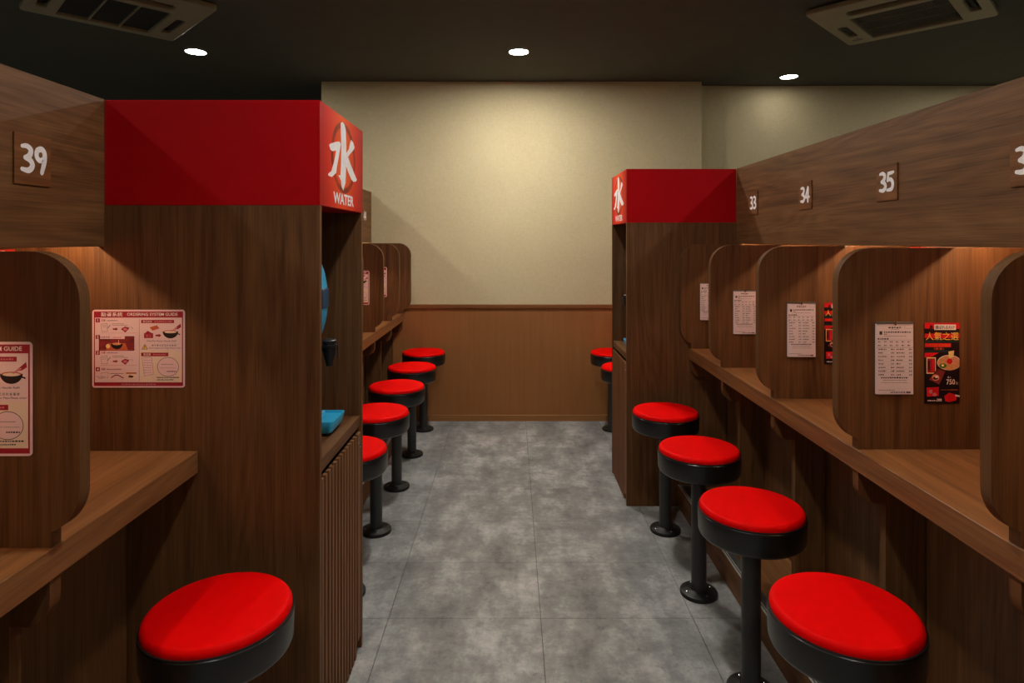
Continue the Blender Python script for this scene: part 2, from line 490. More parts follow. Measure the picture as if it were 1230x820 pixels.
bs = mesh_obj('baseboard_back', bm, 'wood_skirting'); settle(bs, kind='structure')

# ================================================================== COUNTERS, FASCIAS, BOOTHS
# measures taken from the aisle's middle line x = CX; side -1 left, +1 right
CX = 0.0465
def X(side, h): return CX + side * h
T = 0.03
def sidename(s): return 'left' if s < 0 else 'right'

ends = {-1: [(-1.1, 1.80, 'near'), (2.323, YB - 0.001, 'far')], 1: [(-1.1, 3.527, 'near'), (4.053, YB - 0.001, 'far')]}
LW = {(-1, 'near'): 'nearest left counter', (-1, 'far'): 'left counter beyond the slatted cabinet',
      (1, 'near'): 'long right counter', (1, 'far'): 'right counter beyond the far cabinet'}
for s in (-1, 1):
    for (y0, y1, tag) in ends[s]:
        y1c = y1 - 0.001; where = LW[(s, tag)]
        # worktop
        bm = bmesh.new(); box(bm, X(s, 0.951), X(s, 1.52), y0, y1c, 0.8325, 0.895, bev=0.0015)
        o = mesh_obj('booth_counter', bm, 'wood_top')
        settle(o, {(-1, 'near'): 'brown wood worktop ending against the near cabinet under the number 39 booth',
                   (-1, 'far'): 'brown wood worktop on the left running from behind the slatted cabinet to the far wall',
                   (1, 'near'): 'long brown wood worktop on the right under booths 33 to 36',
                   (1, 'far'): 'brown wood worktop on the right hidden beyond the far water cabinet'}[(s, tag)], 'worktop', 'booth worktops')
        # fascia with its underside board
        root = empty('booth_fascia', (X(s, 1.22), (y0 + y1) / 2, 1.483))
        settle(root, {(-1, 'near'): 'deep horizontal-grain wood fascia over the booth numbered 39',
                      (-1, 'far'): 'wood fascia on the left end seen between slatted cabinet and far wall',
                      (1, 'near'): 'long horizontal-grain wood fascia carrying numbers 33 to 36',
                      (1, 'far'): 'wood fascia on the right hidden behind the far red cabinet'}[(s, tag)], 'fascia', 'booth fascias')
        ox, oy = X(s, 1.22), (y0 + y1) / 2
        f = boxobj('front_board', (0, s * 0.022, y0 - oy, y1c - oy, 0.0, 0.424), 'wood_board', root)
        f = boxobj('top_board', (s * 0.023, s * 0.30, y0 - oy, y1c - oy, 0.17, 0.188), 'wood_board', root)
        # back panel of the booths
        o = boxobj('booth_back_panel', (X(s, 1.522), X(s, 1.54), y0, y1c, 0.0, 1.90), 'wood_upright')
        settle(o, 'tall wood panel at the back of the ' + where, 'panel', 'booth back panels')
        # knee panel
        o = boxobj('knee_panel', (X(s, 1.156), X(s, 1.174), y0, y1c, 0.123, 0.832), 'wood_upright')
        settle(o, 'dark wood knee panel under the %s' % where, 'panel', 'knee panels')
        # foot step with metal nosing
        root = empty('foot_step', (X(s, 0.89), oy, 0))
        settle(root, {(-1, 'near'): 'low wood foot step on the floor under the near left counter',
                      (-1, 'far'): 'low wood foot step under the left counter beyond the slatted cabinet',
                      (1, 'near'): 'long low wood foot step with metal nosing beside the right stools',
                      (1, 'far'): 'low wood foot step beyond the far water cabinet'}[(s, tag)], 'step', 'foot steps')
        bm = bmesh.new(); box(bm, 0, s * 0.018, y0 - oy, y1c - oy, 0, 0.119, bev=0.001)
        mesh_obj('riser', bm, 'wood_board', root)
        bm = bmesh.new(); box(bm, s * 0.048, s * 0.265, y0 - oy, y1c - oy, 0.101, 0.121, bev=0.001)
        mesh_obj('tread', bm, 'wood_top', root)
        bm = bmesh.new(); box(bm, 0.0, s * 0.006, y0 - oy, y1c - oy, 0.1195, 0.1235, bev=0.0005, mi=0)
        box(bm, s * 0.012, s * 0.015, y0 - oy, y1c - oy, 0.1195, 0.1235, bev=0.0005, mi=0)
        box(bm, 0.0, s * 0.047, y0 - oy, y1c - oy, 0.1192, 0.1205, mi=1)
        mesh_obj('nosing', bm, ['steel', 'grey_tread'], root)

# ---- booth divider (origin: front edge, counter height; local x runs into the booth)
def divider_mesh():
    top, R = 0.583, 0.100
    pts = [(0.62, 0.0), (0.058, 0.0), (0.058, 0.026)]
    pts += arc(0.088, 0.026 + 0.086, 0.088, 250, 180, 9)[0:]
    pts += arc(R, top - R, R, 180, 90, 12)
    pts += [(0.62, top)]
    bm = bmesh.new()
    prism(bm, pts, 'y', -T / 2, T / 2, mi_side=1, mi_cap=0)
    sharp = [e for e in bm.edges if not e.is_boundary and len(e.link_faces) == 2 and e.link_faces[0].normal.angle(e.link_faces[1].normal, 0) > 1.3
             and any(abs(f.normal.y) > 0.9 for f in e.link_faces)]
    bmesh.ops.bevel(bm, geom=sharp, offset=0.0015, segments=1, affect='EDGES')
    return bm
dv0 = None
YD = [1.245 + 0.58 * k for k in range(0, 8)]
div = {-1: [1.245, 2.985, 3.565, 4.145, 4.725, 5.193], 1: [1.245, 1.825, 2.405, 2.985, 3.509, 4.145, 4.725, 5.193]}
for s in (-1, 1):
    n = len(div[s])
    for k, y in enumerate(div[s]):
        if dv0 is None:
            dv0 = mesh_obj('booth_divider', divider_mesh(), ['wood_upright', 'wood_edge'], smooth=35); d = dv0
        else:
            d = dv0.copy(); C.objects.link(d)
        d.location = (X(s, 0.898 if y < 5 else 0.888), y, 0.896)
        d.rotation_euler = (0, 0, PI if s < 0 else 0)
        L = {(-1, 1.245): 'round-cornered wood divider at the left edge with cropped ordering guide on it',
             (-1, 2.985): 'round-cornered wood divider hidden just behind the slatted cabinet',
             (-1, 3.565): 'round-cornered wood divider behind the slatted cabinet, second from it',
             (-1, 4.145): 'round-cornered wood divider with pink guide, nearest one showing right of the slatted cabinet',
             (-1, 4.725): 'round-cornered wood divider next to last before the far wall on the left',
             (-1, 5.193): 'last round-cornered wood divider against the far wall on the left',
             (1, 1.245): 'round-cornered wood divider cropped by the right edge of the photo',
             (1, 1.825): 'round-cornered wood divider between booths 35 and 36 with full red noodle poster',
             (1, 2.405): 'round-cornered wood divider between booths 34 and 35 with half-hidden red poster',
             (1, 2.985): 'round-cornered wood divider between booths 33 and 34 with white menu',
             (1, 3.509): 'round-cornered wood divider attached to the side of the far red cabinet',
             (1, 4.145): 'round-cornered wood divider just behind the far red cabinet',
             (1, 4.725): 'round-cornered wood divider second behind the far red cabinet',
             (1, 5.193): 'round-cornered wood divider by the far wall hidden behind the far cabinet'}[(s, y)]
        settle(d, L, 'divider', 'booth dividers')

# ---- counter support: rounded bracket and upright in one board
def support_mesh():
    pts = [(0.195, 0.0), (0.080, 0.0), (0.080, 0.615)]
    pts += [(0.06, 0.615)] + arc(0.052, 0.615 + 0.052, 0.052, 270, 180, 8)
    pts += [(0.0, 0.7085), (0.195, 0.7085)]
    bm = bmesh.new(); prism(bm, pts, 'y', -T / 2, T / 2, mi_side=1); return bm
sp0 = None
for s in (-1, 1):
    for y in div[s]:
        if abs(y - 3.509) < 1e-6 or y > 5: pass
        if sp0 is None: sp0 = mesh_obj('counter_support', support_mesh(), ['wood_upright', 'wood_edge'], smooth=35); d = sp0
        else: d = sp0.copy(); C.objects.link(d)
        d.location = (X(s, 0.957), y, 0.1225); d.rotation_euler = (0, 0, PI if s < 0 else 0)
        d.scale = (1, 1, 0.7095 / 0.7085)
        L = {(-1, 1.245): 'wood counter support in the lower left corner, rounded bracket above an upright',
             (-1, 2.985): 'wood counter support hidden just behind the slatted cabinet',
             (-1, 3.565): 'wood counter support behind the slatted cabinet, second from it',
             (-1, 4.145): 'small rounded wood bracket support under the left counter right of the slatted cabinet',
             (-1, 4.725): 'small rounded wood bracket support under the left counter, second from the far wall',
             (-1, 5.193): 'wood counter support against the wainscot at the far end of the left counter',
             (1, 1.245): 'wood bracket support cropped by the right edge, under the right worktop',
             (1, 1.825): 'rounded wood bracket support just right of the second nearest right stool',
             (1, 2.405): 'rounded wood bracket support above the nearest-but-one right stool, under booth 35 edge',
             (1, 2.985): 'rounded wood bracket support under the right worktop above the third right stool',
             (1, 3.509): 'rounded wood bracket support attached to the side of the far cabinet',
             (1, 4.145): 'wood counter support just behind the far red cabinet',
             (1, 4.725): 'wood counter support second behind the far red cabinet',
             (1, 5.193): 'wood counter support by the far wall behind the far cabinet'}[(s, y)]
        settle(d, L, 'bracket', 'counter supports')

# ---- booth bays: warm strip lamp behind the fascia and red curtain at the back
bays = {-1: [(0.68, 1.23), (1.26, 1.80), (2.33, 2.97), (3.0, 3.55), (3.58, 4.13), (4.16, 4.71), (4.74, 5.178)],
        1: [(0.68, 1.23), (1.26, 1.81), (1.84, 2.39), (2.42, 2.97), (3.0, 3.494), (4.055, 4.13), (4.16, 4.71), (4.74, 5.178)]}
for s in (-1, 1):
    side = sidename(s)
    for k, (a, b) in enumerate(bays[s]):
        if b - a < 0.2: continue
        yc = (a + b) / 2
        root = empty('strip_light', (X(s, 1.290), yc, 1.522))
        ordn = ['cropped', 'nearest', 'second', 'third', 'fourth', 'fifth', 'sixth', 'farthest'][k if s < 0 or k < 5 else k]
        if s < 0: ordn = ['cropped', 'nearest', 'second', 'third', 'fourth', 'fifth', 'farthest'][k]
        where = 'in the %s booth, %s row' % (ordn, side)
        settle(root, 'warm strip lamp behind the fascia ' + where, 'lamp', 'booth strip lamps')
        h = (b - a) / 2 - 0.012
        bm = bmesh.new(); box(bm, -0.012, 0.012, -h, h, 0.006, 0.130, bev=0.001)
        mesh_obj('channel', bm, 'wood_board', root)
        bm = bmesh.new(); box(bm, -0.005, 0.005, -h + 0.004, h - 0.004, -0.003, 0.0055, bev=0.001)
        mesh_obj('diffuser', bm, 'strip_glow', root)
        root = empty('noren_curtain', (X(s, 1.47), yc, 1.09))
        settle(root, 'red cloth curtain at the back ' + where, 'curtain', 'red booth curtains')
        # hem waves along y
        bm = bmesh.new(); n = 24; rows = []
        for i in range(n + 1):
            yy = -h + 2 * h * i / n; xx = 0.005 * math.sin(i * 1.3)
            rows.append([bm.verts.new((xx + d, yy, z)) for d in (0, 0.0015) for z in (0, 0.385)])
        for p, q in zip(rows, rows[1:]):
            bm.faces.new((p[0], q[0], q[1], p[1])); bm.faces.new((p[2], p[3], q[3], q[2]))
            bm.faces.new((p[0], p[2], q[2], q[0])); bm.faces.new((p[1], q[1], q[3], p[3]))
        bm.faces.new((rows[0][0], rows[0][1], rows[0][3], rows[0][2])); bm.faces.new((rows[-1][0], rows[-1][2], rows[-1][3], rows[-1][1]))
        mesh_obj('cloth', bm, 'noren_red', root, smooth=40)
        for i in range(5):
            bm = bmesh.new()
            yy = -h + 2 * h * (i + 0.5) / 5
            prism(bm, [(yy - 0.022, 0.345), (yy - 0.005, 0.345), (yy - 0.005, 0.26), (yy + 0.006, 0.26), (yy + 0.006, 0.345), (yy + 0.022, 0.345), (yy + 0.022, 0.358), (yy + 0.006, 0.358), (yy + 0.006, 0.382), (yy - 0.005, 0.382), (yy - 0.005, 0.358), (yy - 0.022, 0.358)], 'x', -0.0085 if s > 0 else 0.0065, -0.0065 if s > 0 else 0.0085)
            mesh_obj('mark', bm, 'print_white', root)

# ================================================================== WATER CABINETS
def brush(P, pts, mat, part, lay, step=7):
    """variable-width brush stroke: pts = (x, z, halfwidth)"""
    out = []
    n = len(pts)
    for i in range(n - 1):
        p0, p1, p2, p3 = pts[max(i - 1, 0)], pts[i], pts[i + 1], pts[min(i + 2, n - 1)]
        for k in range(step):
            t = k / step
            out.append(tuple(0.5 * ((2 * b) + (c - a) * t + (2 * a - 5 * b + 4 * c - d) * t * t + (-a + 3 * b - 3 * c + d) * t ** 3)
                             for a, b, c, d in zip(p0, p1, p2, p3)))
    out.append(pts[-1])
    Lf, Rt = [], []
    for i, (x, z, r) in enumerate(out):
        a = out[max(i - 1, 0)]; b = out[min(i + 1, len(out) - 1)]
        d = Vector((b[0] - a[0], b[1] - a[1])).normalized(); q = Vector((-d.y, d.x)) * r
        Lf.append((x + q.x, z + q.y)); Rt.append((x - q.x, z - q.y))
    b = P.bm(part, mat); y = -0.00025 * lay
    vl = [b.verts.new((x, y, z)) for x, z in Lf]; vr = [b.verts.new((x, y, z)) for x, z in Rt]
    for i in range(len(vl) - 1): b.faces.new((vl[i], vr[i], vr[i + 1], vl[i + 1]))
    for (x, z, r), l2 in ((out[0], lay + 0.1), (out[-1], lay + 0.2)):
        P.disc(x, z, r, r, mat, part, l2, n=14)

CW, CH = 0.52, 0.303        # cabinet width along the aisle, sign height
def sign_uv(px, py):
    """target sign measurements (zoomed crop) to sign coordinates"""
    x = 376 + px / 5.467; y = 110 + py / 5.467
    d = 416.25 / (615 - x)
    return (d - 1.80, 1.5 + (289 - y) * d / 750 - 1.603)

def cabinet(loc, rz, label):
    root = empty('water_cabinet', loc, rz); settle(root, label, 'cabinet', 'water cabinets')
    D = 0.96
    # local: x along the aisle (0..CW), y into the cabinet, z up
    def sidep(x0, x1):
        bm = bmesh.new(); box(bm, x0, x1, 0, D, 0.0, 1.602, bev=0.001)
        return mesh_obj('side_panel', bm, 'wood_upright', root)
    sidep(0, 0.02); sidep(CW - 0.02, CW)
    boxobj('back_panel', (0.021, CW - 0.021, 0.40, 0.418, 0.0, 1.602), 'wood_upright', root, 0)
    boxobj('niche_shelf', (0.021, CW - 0.021, 0.006, 0.399, 0.818, 0.856), 'wood_board_local', root)
    boxobj('plinth', (0.021, CW - 0.021, 0.03, 0.045, 0.0, 0.05), 'wood_upright', root)
    # header box: red cladding
    hd = boxobj('header_box', (0.0, CW, 0.0035, 0.62, 1.6025, 1.906), 'cabinet_red', root, 0.001)
    hd['label'] = 'red upper box of the cabinet'
    # slatted door
    dr = boxobj('door', (0.024, CW - 0.024, 0.0138, 0.028, 0.006, 0.786), 'wood_upright', root)
    n = 12
    sm = None
    for i in range(n):
        x0 = 0.028 + i * 0.0352
        if sm is None:
            bm = bmesh.new(); box(bm, 0, 0.0185, 0, 0.0125, 0.008, 0.800, bev=0.0015)
            o = mesh_obj('slat', bm, 'wood_slat', dr); sm = o.data
        else:
            o = bpy.data.objects.new('slat', sm); C.objects.link(o); o.parent = dr
        o.location = (x0, 0.0008, 0)
    bm = bmesh.new(); box(bm, 0.452, 0.494, 0.0008, 0.0133, 0.05, 0.800, bev=0.002)
    mesh_obj('stile', bm, 'wood_slat', dr)
    bm = bmesh.new(); t = bmesh.new(); lathe(t, [(0, 0), (0.0085, 0), (0.0085, 0.003), (0.007, 0.004), (0.0, 0.004)], 20)
    merge(bm, t, 0, Matrix.Translation((0.473, 0.0006, 0.757)) @ Matrix.Rotation(PI / 2, 4, 'X'))
    box(bm, 0.4715, 0.4745, -0.0042, -0.003, 0.753, 0.761, mi=1)
    lk = mesh_obj('lock', bm, ['chrome', 'black_plastic'], dr, smooth=40); lk['label'] = 'round chrome lock'
    # sign on the aisle face
    sg = empty('sign_panel', (0, 0, 1.603), 0, root)
    bm = bmesh.new(); box(bm, 0, CW, 0, 0.003, 0, CH, bev=0.0006)
    face = mesh_obj('sign_face', bm, 'sign_print', sg); face['label'] = 'orange-red printed panel with a dark ring'
    P = Print(sg)
    S = lambda L: [sign_uv(*p) for p in L]
    P.poly(S([(180, 205), (192, 198), (205, 215), (213, 250), (217, 360), (215, 500), (211, 600), (197, 648), (186, 625), (182, 585), (163, 548), (178, 548), (182, 460), (184, 360), (180, 250)]), 'number_white', 'character', 2)
    P.poly(S([(103, 350), (112, 340), (150, 328), (172, 328), (181, 345), (168, 420), (156, 490), (150, 532), (121, 560), (97, 550), (98, 538), (118, 520), (138, 450), (149, 386), (125, 390), (112, 380)]), 'number_white', 'character', 2.3)
    P.poly(S([(248, 315), (262, 335), (271, 368), (262, 385), (240, 410), (228, 428), (246, 480), (270, 540), (286, 578), (280, 590), (262, 592), (250, 577), (230, 532), (212, 480), (212, 410), (234, 375), (240, 340)]), 'number_white', 'character', 2.6)
    a = sign_uv(132, 700); b = sign_uv(265, 725)
    P.text('WATER', a[0], a[1] - 0.014, 0.036, 'number_white', 'lettering', 2, width=b[0] - a[0], bold=0.03)
    P.done()
    return root

cabL = cabinet((-0.555, 1.802, 0), PI / 2, 'near water cabinet on the left with red top, slatted door and blue dispenser')
cabR = cabinet((0.648, 4.049, 0), -PI / 2, 'far water cabinet on the right with red top beyond the row of stools')

def dispenser(loc, rz, label):
    root = empty('water_dispenser', loc, rz); settle(root, label, 'dispenser', 'water dispensers')
    # local: x along aisle (0 centre), y into cabinet (0 front plane of cabinet), z up from 0 = shelf top
    # back housing
    bm = bmesh.new(); box(bm, -0.115, 0.115, 0.16, 0.355, 0.16, 0.62, bev=0.02, seg=3)
    mesh_obj('housing', bm, 'blue_dark', root, smooth=40)
    # bulging oval face plate
    bm = bmesh.new(); nu, nv = 22, 26; g = []
    for j in range(nv + 1):
        v = -1 + 2 * j / nv; row = []
        for i in range(nu + 1):
            u = -1 + 2 * i / nu
            wd = math.sqrt(max(0.0, 1 - abs(v) ** 2.2)) * 0.125 + 0.002
            hgt = math.sqrt(max(0, 1 - v * v)) ** 0.9
            bul = (0.092 * hgt) * max(0, 1 - abs(u) ** 2.6) ** 0.6
            row.append(bm.verts.new((u * wd, 0.158 - bul, 0.445 + 0.185 * v)))
        g.append(row)
    for j in range(nv):
        for i in range(nu): bm.faces.new((g[j][i], g[j][i + 1], g[j + 1][i + 1], g[j + 1][i]))
    mesh_obj('face_plate', bm, 'blue_plastic', root, smooth=60)
    bm = bmesh.new(); box(bm, -0.035, 0.035, 0.0625, 0.09, 0.42, 0.485, bev=0.004)
    w_ = mesh_obj('display_window', bm, 'blue_dark', root); w_['label'] = 'dark blue recessed window'
    # tap
    bm = bmesh.new()
    lathe(bm, [(0, 0), (0.011, 0.0), (0.013, 0.014), (0.018, 0.03), (0.021, 0.048), (0.022, 0.062), (0.0245, 0.064), (0.0245, 0.07), (0.022, 0.071), (0.023, 0.084), (0.018, 0.088), (0, 0.088)], 24, cx=0, cy=0.052, cz=0.228)
    t = bmesh.new(); lathe(t, [(0, 0), (0.013, 0), (0.013, 0.11), (0, 0.11)], 16)
    merge(bm, t, 0, Matrix.Translation((0, 0.165, 0.285)) @ Matrix.Rotation(PI / 2, 4, 'X'))
    tp = mesh_obj('tap', bm, 'black_plastic', root, smooth=35); tp['label'] = 'black tap nozzle'
    bm = bmesh.new(); box(bm, -0.006, 0.006, 0.022, 0.0255, 0.25, 0.30, bev=0.001)
    mesh_obj('lever', bm, 'black_plastic', root)
    # drip tray is a separate thing below
    return root
dispenser((-0.555, 2.075, 0.857), PI / 2, 'blue oval water dispenser with black tap inside the near cabinet')
dispenser((0.648, 3.79, 0.857), -PI / 2, 'blue water dispenser with black tap inside the far cabinet')

def tray(loc, rz, label):
    root = empty('drip_tray', loc, rz); settle(root, label, 'tray', 'blue drip trays')
    bm = bmesh.new()
    # boat shape: rounded rectangle, narrower at the bottom
    def ring(hx, hy, z, r):
        pts = arc(hx - r, hy - r, r, 0, 90, 4) + arc(-hx + r, hy - r, r, 90, 180, 4) + arc(-hx + r, -hy + r, r, 180, 270, 4) + arc(hx - r, -hy + r, r, 270, 360, 4)
        return [bm.verts.new((x, y, z)) for x, y in pts]
    R = [ring(0.070, 0.104, 0.010, 0.012), ring(0.072, 0.109, 0.013, 0.012), ring(0.075, 0.118, 0.046, 0.012), ring(0.0745, 0.1175, 0.049, 0.012), ring(0.070, 0.113, 0.049, 0.010), ring(0.068, 0.11, 0.041, 0.010)]
    for a, b in zip(R, R[1:]):
        m = len(a)
        for i in range(m): bm.faces.new((a[i], a[(i + 1) % m], b[(i + 1) % m], b[i]))
    bm.faces.new(R[0][::-1]); bm.faces.new(R[-1])
    mesh_obj('tray_body', bm, 'blue_plastic', root, smooth=40)
    bm = bmesh.new()
    for yy in (-0.045, 0.045): box(bm, -0.069, 0.069, yy - 0.003, yy + 0.003, 0.0411, 0.0492)
    for xx in (-0.03, 0.0, 0.03): box(bm, xx - 0.0025, xx + 0.0025, -0.044, 0.044, 0.0411, 0.0488)
    box(bm, -0.069, 0.069, 0.075, 0.077, 0.0411, 0.0488)
    t = bmesh.new(); lathe(t, [(0.0, 0.0411), (0.022, 0.0411), (0.022, 0.0495), (0.019, 0.0495), (0.019, 0.043), (0, 0.043)], 24); merge(bm, t)
    g_ = mesh_obj('grid', bm, 'blue_pale', root); g_['label'] = 'pale blue ribs of the tray'
    bm = bmesh.new()
    for xx in (-0.045, 0.045):
        for yy in (-0.055, 0.055): lathe(bm, [(0, 0), (0.008, 0), (0.008, 0.0098), (0, 0.0098)], 10, cx=xx, cy=yy)
    mesh_obj('feet', bm, 'black_plastic', root)
    return root
tray((-0.555 - 0.148, 2.118, 0.857), PI / 2, 'light blue drip tray on the shelf of the near cabinet')
tray((0.648 + 0.148, 3.74, 0.857), -PI / 2, 'light blue drip tray on the shelf of the far cabinet')

# ================================================================== STOOLS
def make_stool():
    root = empty('counter_stool')
    bm = bmesh.new()
    lathe(bm, [(0, 0), (0.076, 0), (0.078, 0.002), (0.078, 0.012), (0.076, 0.016), (0.070, 0.0185), (0.040, 0.021), (0.036, 0.024), (0.0, 0.024)], 48)
    bp = mesh_obj('base_plate', bm, 'satin_black', root, smooth=35)
    for k in range(4):
        a = math.radians(-90 + 18 + 90 * k)
        bm = bmesh.new(); lathe(bm, [(0, 0.0), (0.0055, 0.0), (0.0055, 0.003), (0.003, 0.0045), (0, 0.0048)], 12, cx=0.056 * math.cos(a), cy=0.056 * math.sin(a), cz=0.0185)
        o = mesh_obj('bolt', bm, 'chrome', bp, smooth=40); o['label'] = 'small chrome bolt head'
    bm = bmesh.new(); lathe(bm, [(0, 0.0242), (0.031, 0.0242), (0.031, 0.519), (0, 0.519)], 40)
    mesh_obj('pole', bm, 'pole_grey', root, smooth=40)
    bm = bmesh.new(); lathe(bm, [(0, 0.5195), (0.150, 0.5195), (0.160, 0.522), (0.1655, 0.527), (0.169, 0.535), (0.171, 0.596), (0.171, 0.600), (0.169, 0.6025), (0, 0.6025)], 80)
    mesh_obj('seat_shell', bm, 'gloss_black', root, smooth=30)
    bm = bmesh.new(); lathe(bm, [(0.1663, 0.603), (0.1700, 0.603), (0.1700, 0.6065), (0.1663, 0.6065), (0.1663, 0.603)], 80)
    mesh_obj('rim_trim', bm, 'rim_dark', root, smooth=30)
    pr = [(0, 0.603), (0.1655, 0.603), (0.1662, 0.608)]
    pr += [(0.1505 + 0.0155 * math.cos(a), 0.610 + 0.0155 * math.sin(a)) for a in [math.radians(t) for t in range(8, 91, 9)]]
    pr += [(0.12, 0.6265), (0.06, 0.628), (0, 0.6285)]
    bm = bmesh.new(); lathe(bm, pr, 80)
    c = mesh_obj('cushion', bm, 'seat_red', root, smooth=50); c['label'] = 'bright red vinyl cushion'
    return root
stools = [
    (0.7475, 1, 1.495, 'red round stool nearest on the right, cut by the bottom edge'),
    (0.7475, 1, 2.074, 'red round stool second from the front on the right'),
    (0.7475, 1, 2.654, 'red round stool third from the front on the right'),
    (0.7475, 1, 3.232, 'red round stool on the right just in front of the far cabinet'),
    (0.7475, 1, 4.376, 'red round stool mostly hidden behind the far cabinet edge'),
    (0.7475, 1, 4.956, 'farthest red round stool on the right beyond the far cabinet'),
    (0.7475, -1, 1.495, 'red round stool at lower left in front of the near cabinet side'),
    (0.7475, -1, 2.654, 'red round stool half hidden by the slatted cabinet'),
    (0.7475, -1, 3.222, 'red round stool second beyond the slatted cabinet on the left'),
    (0.7475, -1, 3.795, 'red round stool third beyond the slatted cabinet, middle of the left row'),
    (0.7475, -1, 4.372, 'red round stool next to last before the far wall on the left'),
    (0.7475, -1, 4.956, 'red round stool farthest on the left, nearest the wainscot')]
st = make_stool()
for i, (h, s, y, L) in enumerate(stools):
    o = st if i == 0 else copy_tree(st)
    o.location = (X(s, h), y, 0); o.rotation_euler = (0, 0, 0)
    settle(o, L, 'stool', 'red counter stools')

# ================================================================== NUMBER PLAQUES
DG = {  # brush strokes in a 0.6 x 1 cell: (x, z, halfwidth)
    '3': [[(0.05, 0.93, 0.055), (0.28, 0.955, 0.075), (0.47, 0.84, 0.085), (0.40, 0.62, 0.09), (0.20, 0.53, 0.07)],
          [(0.20, 0.53, 0.07), (0.46, 0.44, 0.085), (0.54, 0.25, 0.09), (0.36, 0.08, 0.085), (0.04, 0.10, 0.06)]],
    '9': [[(0.46, 0.60, 0.06), (0.26, 0.50, 0.08), (0.10, 0.64, 0.08), (0.14, 0.86, 0.085), (0.36, 0.93, 0.085), (0.50, 0.78, 0.085), (0.48, 0.45, 0.09), (0.36, 0.05, 0.07)]],
    '4': [[(0.36, 0.96, 0.06), (0.20, 0.62, 0.07), (0.04, 0.34, 0.065)], [(0.04, 0.33, 0.065), (0.30, 0.31, 0.07), (0.58, 0.33, 0.06)],
          [(0.42, 0.93, 0.075), (0.41, 0.5, 0.085), (0.38, 0.04, 0.075)]],
    '5': [[(0.56, 0.95, 0.055), (0.36, 0.92, 0.075), (0.13, 0.92, 0.06)], [(0.13, 0.92, 0.065), (0.11, 0.74, 0.075), (0.08, 0.56, 0.07)],
          [(0.08, 0.56, 0.06), (0.34, 0.60, 0.08), (0.52, 0.40, 0.09), (0.42, 0.12, 0.085), (0.04, 0.07, 0.06)]],
    '6': [[(0.44, 0.96, 0.06), (0.20, 0.72, 0.08), (0.08, 0.38, 0.09), (0.20, 0.09, 0.085), (0.44, 0.12, 0.085), (0.50, 0.36, 0.08), (0.32, 0.50, 0.07), (0.14, 0.38, 0.05)]],
    '2': [[(0.05, 0.80, 0.07), (0.26, 0.95, 0.08), (0.48, 0.80, 0.09), (0.36, 0.48, 0.085), (0.06, 0.10, 0.07)], [(0.06, 0.09, 0.07), (0.3, 0.08, 0.075), (0.57, 0.10, 0.06)]],
    '1': [[(0.16, 0.84, 0.05), (0.32, 0.94, 0.07), (0.32, 0.5, 0.085), (0.30, 0.05, 0.075)]],
    '0': [[(0.30, 0.95, 0.075), (0.10, 0.70, 0.085), (0.10, 0.30, 0.085), (0.30, 0.06, 0.08), (0.50, 0.30, 0.085), (0.50, 0.70, 0.085), (0.30, 0.95, 0.075)]],
}
def plaque(num, s, y, L):
    root = empty('number_plaque', (X(s, 1.2195), y, 1.635), PI / 2 if s < 0 else -PI / 2)
    settle(root, L, 'sign', 'booth number plaques')
    bm = bmesh.new(); box(bm, -0.058, 0.058, -0.004, 0.0, 0, 0.122, bev=0.0006)
    mesh_obj('plate', bm, 'wood_plaque_local', root)
    P = Print(root); k = 0.066
    off = empty
    for i, ch in enumerate(num):
        for q, stt in enumerate(DG[ch]):
            brush(P, [(-0.048 + 0.009 + i * 0.0425 + a * k * 0.98, 0.030 + b * k, r * k * 1.28) for a, b, r in stt], 'number_white', 'numeral' + ' ' * i, 18 + q + 3 * i * 0.2, 6)
    P.done()
wood('wood_plaque_local', srgb(98, 60, 32), srgb(138, 92, 54), 'X', cath=0.6)
for num, s, y, L in (('39', -1, 1.525, 'wood plaque numbered 39 on the left fascia near the red box'),
        ('40', -1, 2.65, 'plaque numbered 40 hidden just behind the slatted cabinet'), ('41', -1, 3.275, 'plaque numbered 41 hidden behind the slatted cabinet, next after 40'),
        ('42', -1, 3.855, 'plaque numbered 42 in the middle of the far left fascia'), ('43', -1, 4.435, 'plaque numbered 43 next to last on the far left fascia'),
        ('44', -1, 4.96, 'last plaque on the left fascia, a sliver right of the WATER sign'),
        ('36', 1, 1.525, 'wood plaque numbered 36 cropped by the right edge'), ('35', 1, 2.105, 'wood plaque numbered 35, the largest complete one on the right fascia'),
        ('34', 1, 2.69, 'wood plaque numbered 34, the middle one on the right fascia'), ('33', 1, 3.27, 'smallest wood plaque, numbered 33, beside the far red box'),
        ('32', 1, 4.435, 'plaque numbered 32 hidden behind the far cabinet'), ('31', 1, 4.96, 'plaque numbered 31 nearest the far wall, behind the far cabinet')):
    plaque(num, s, y, L)

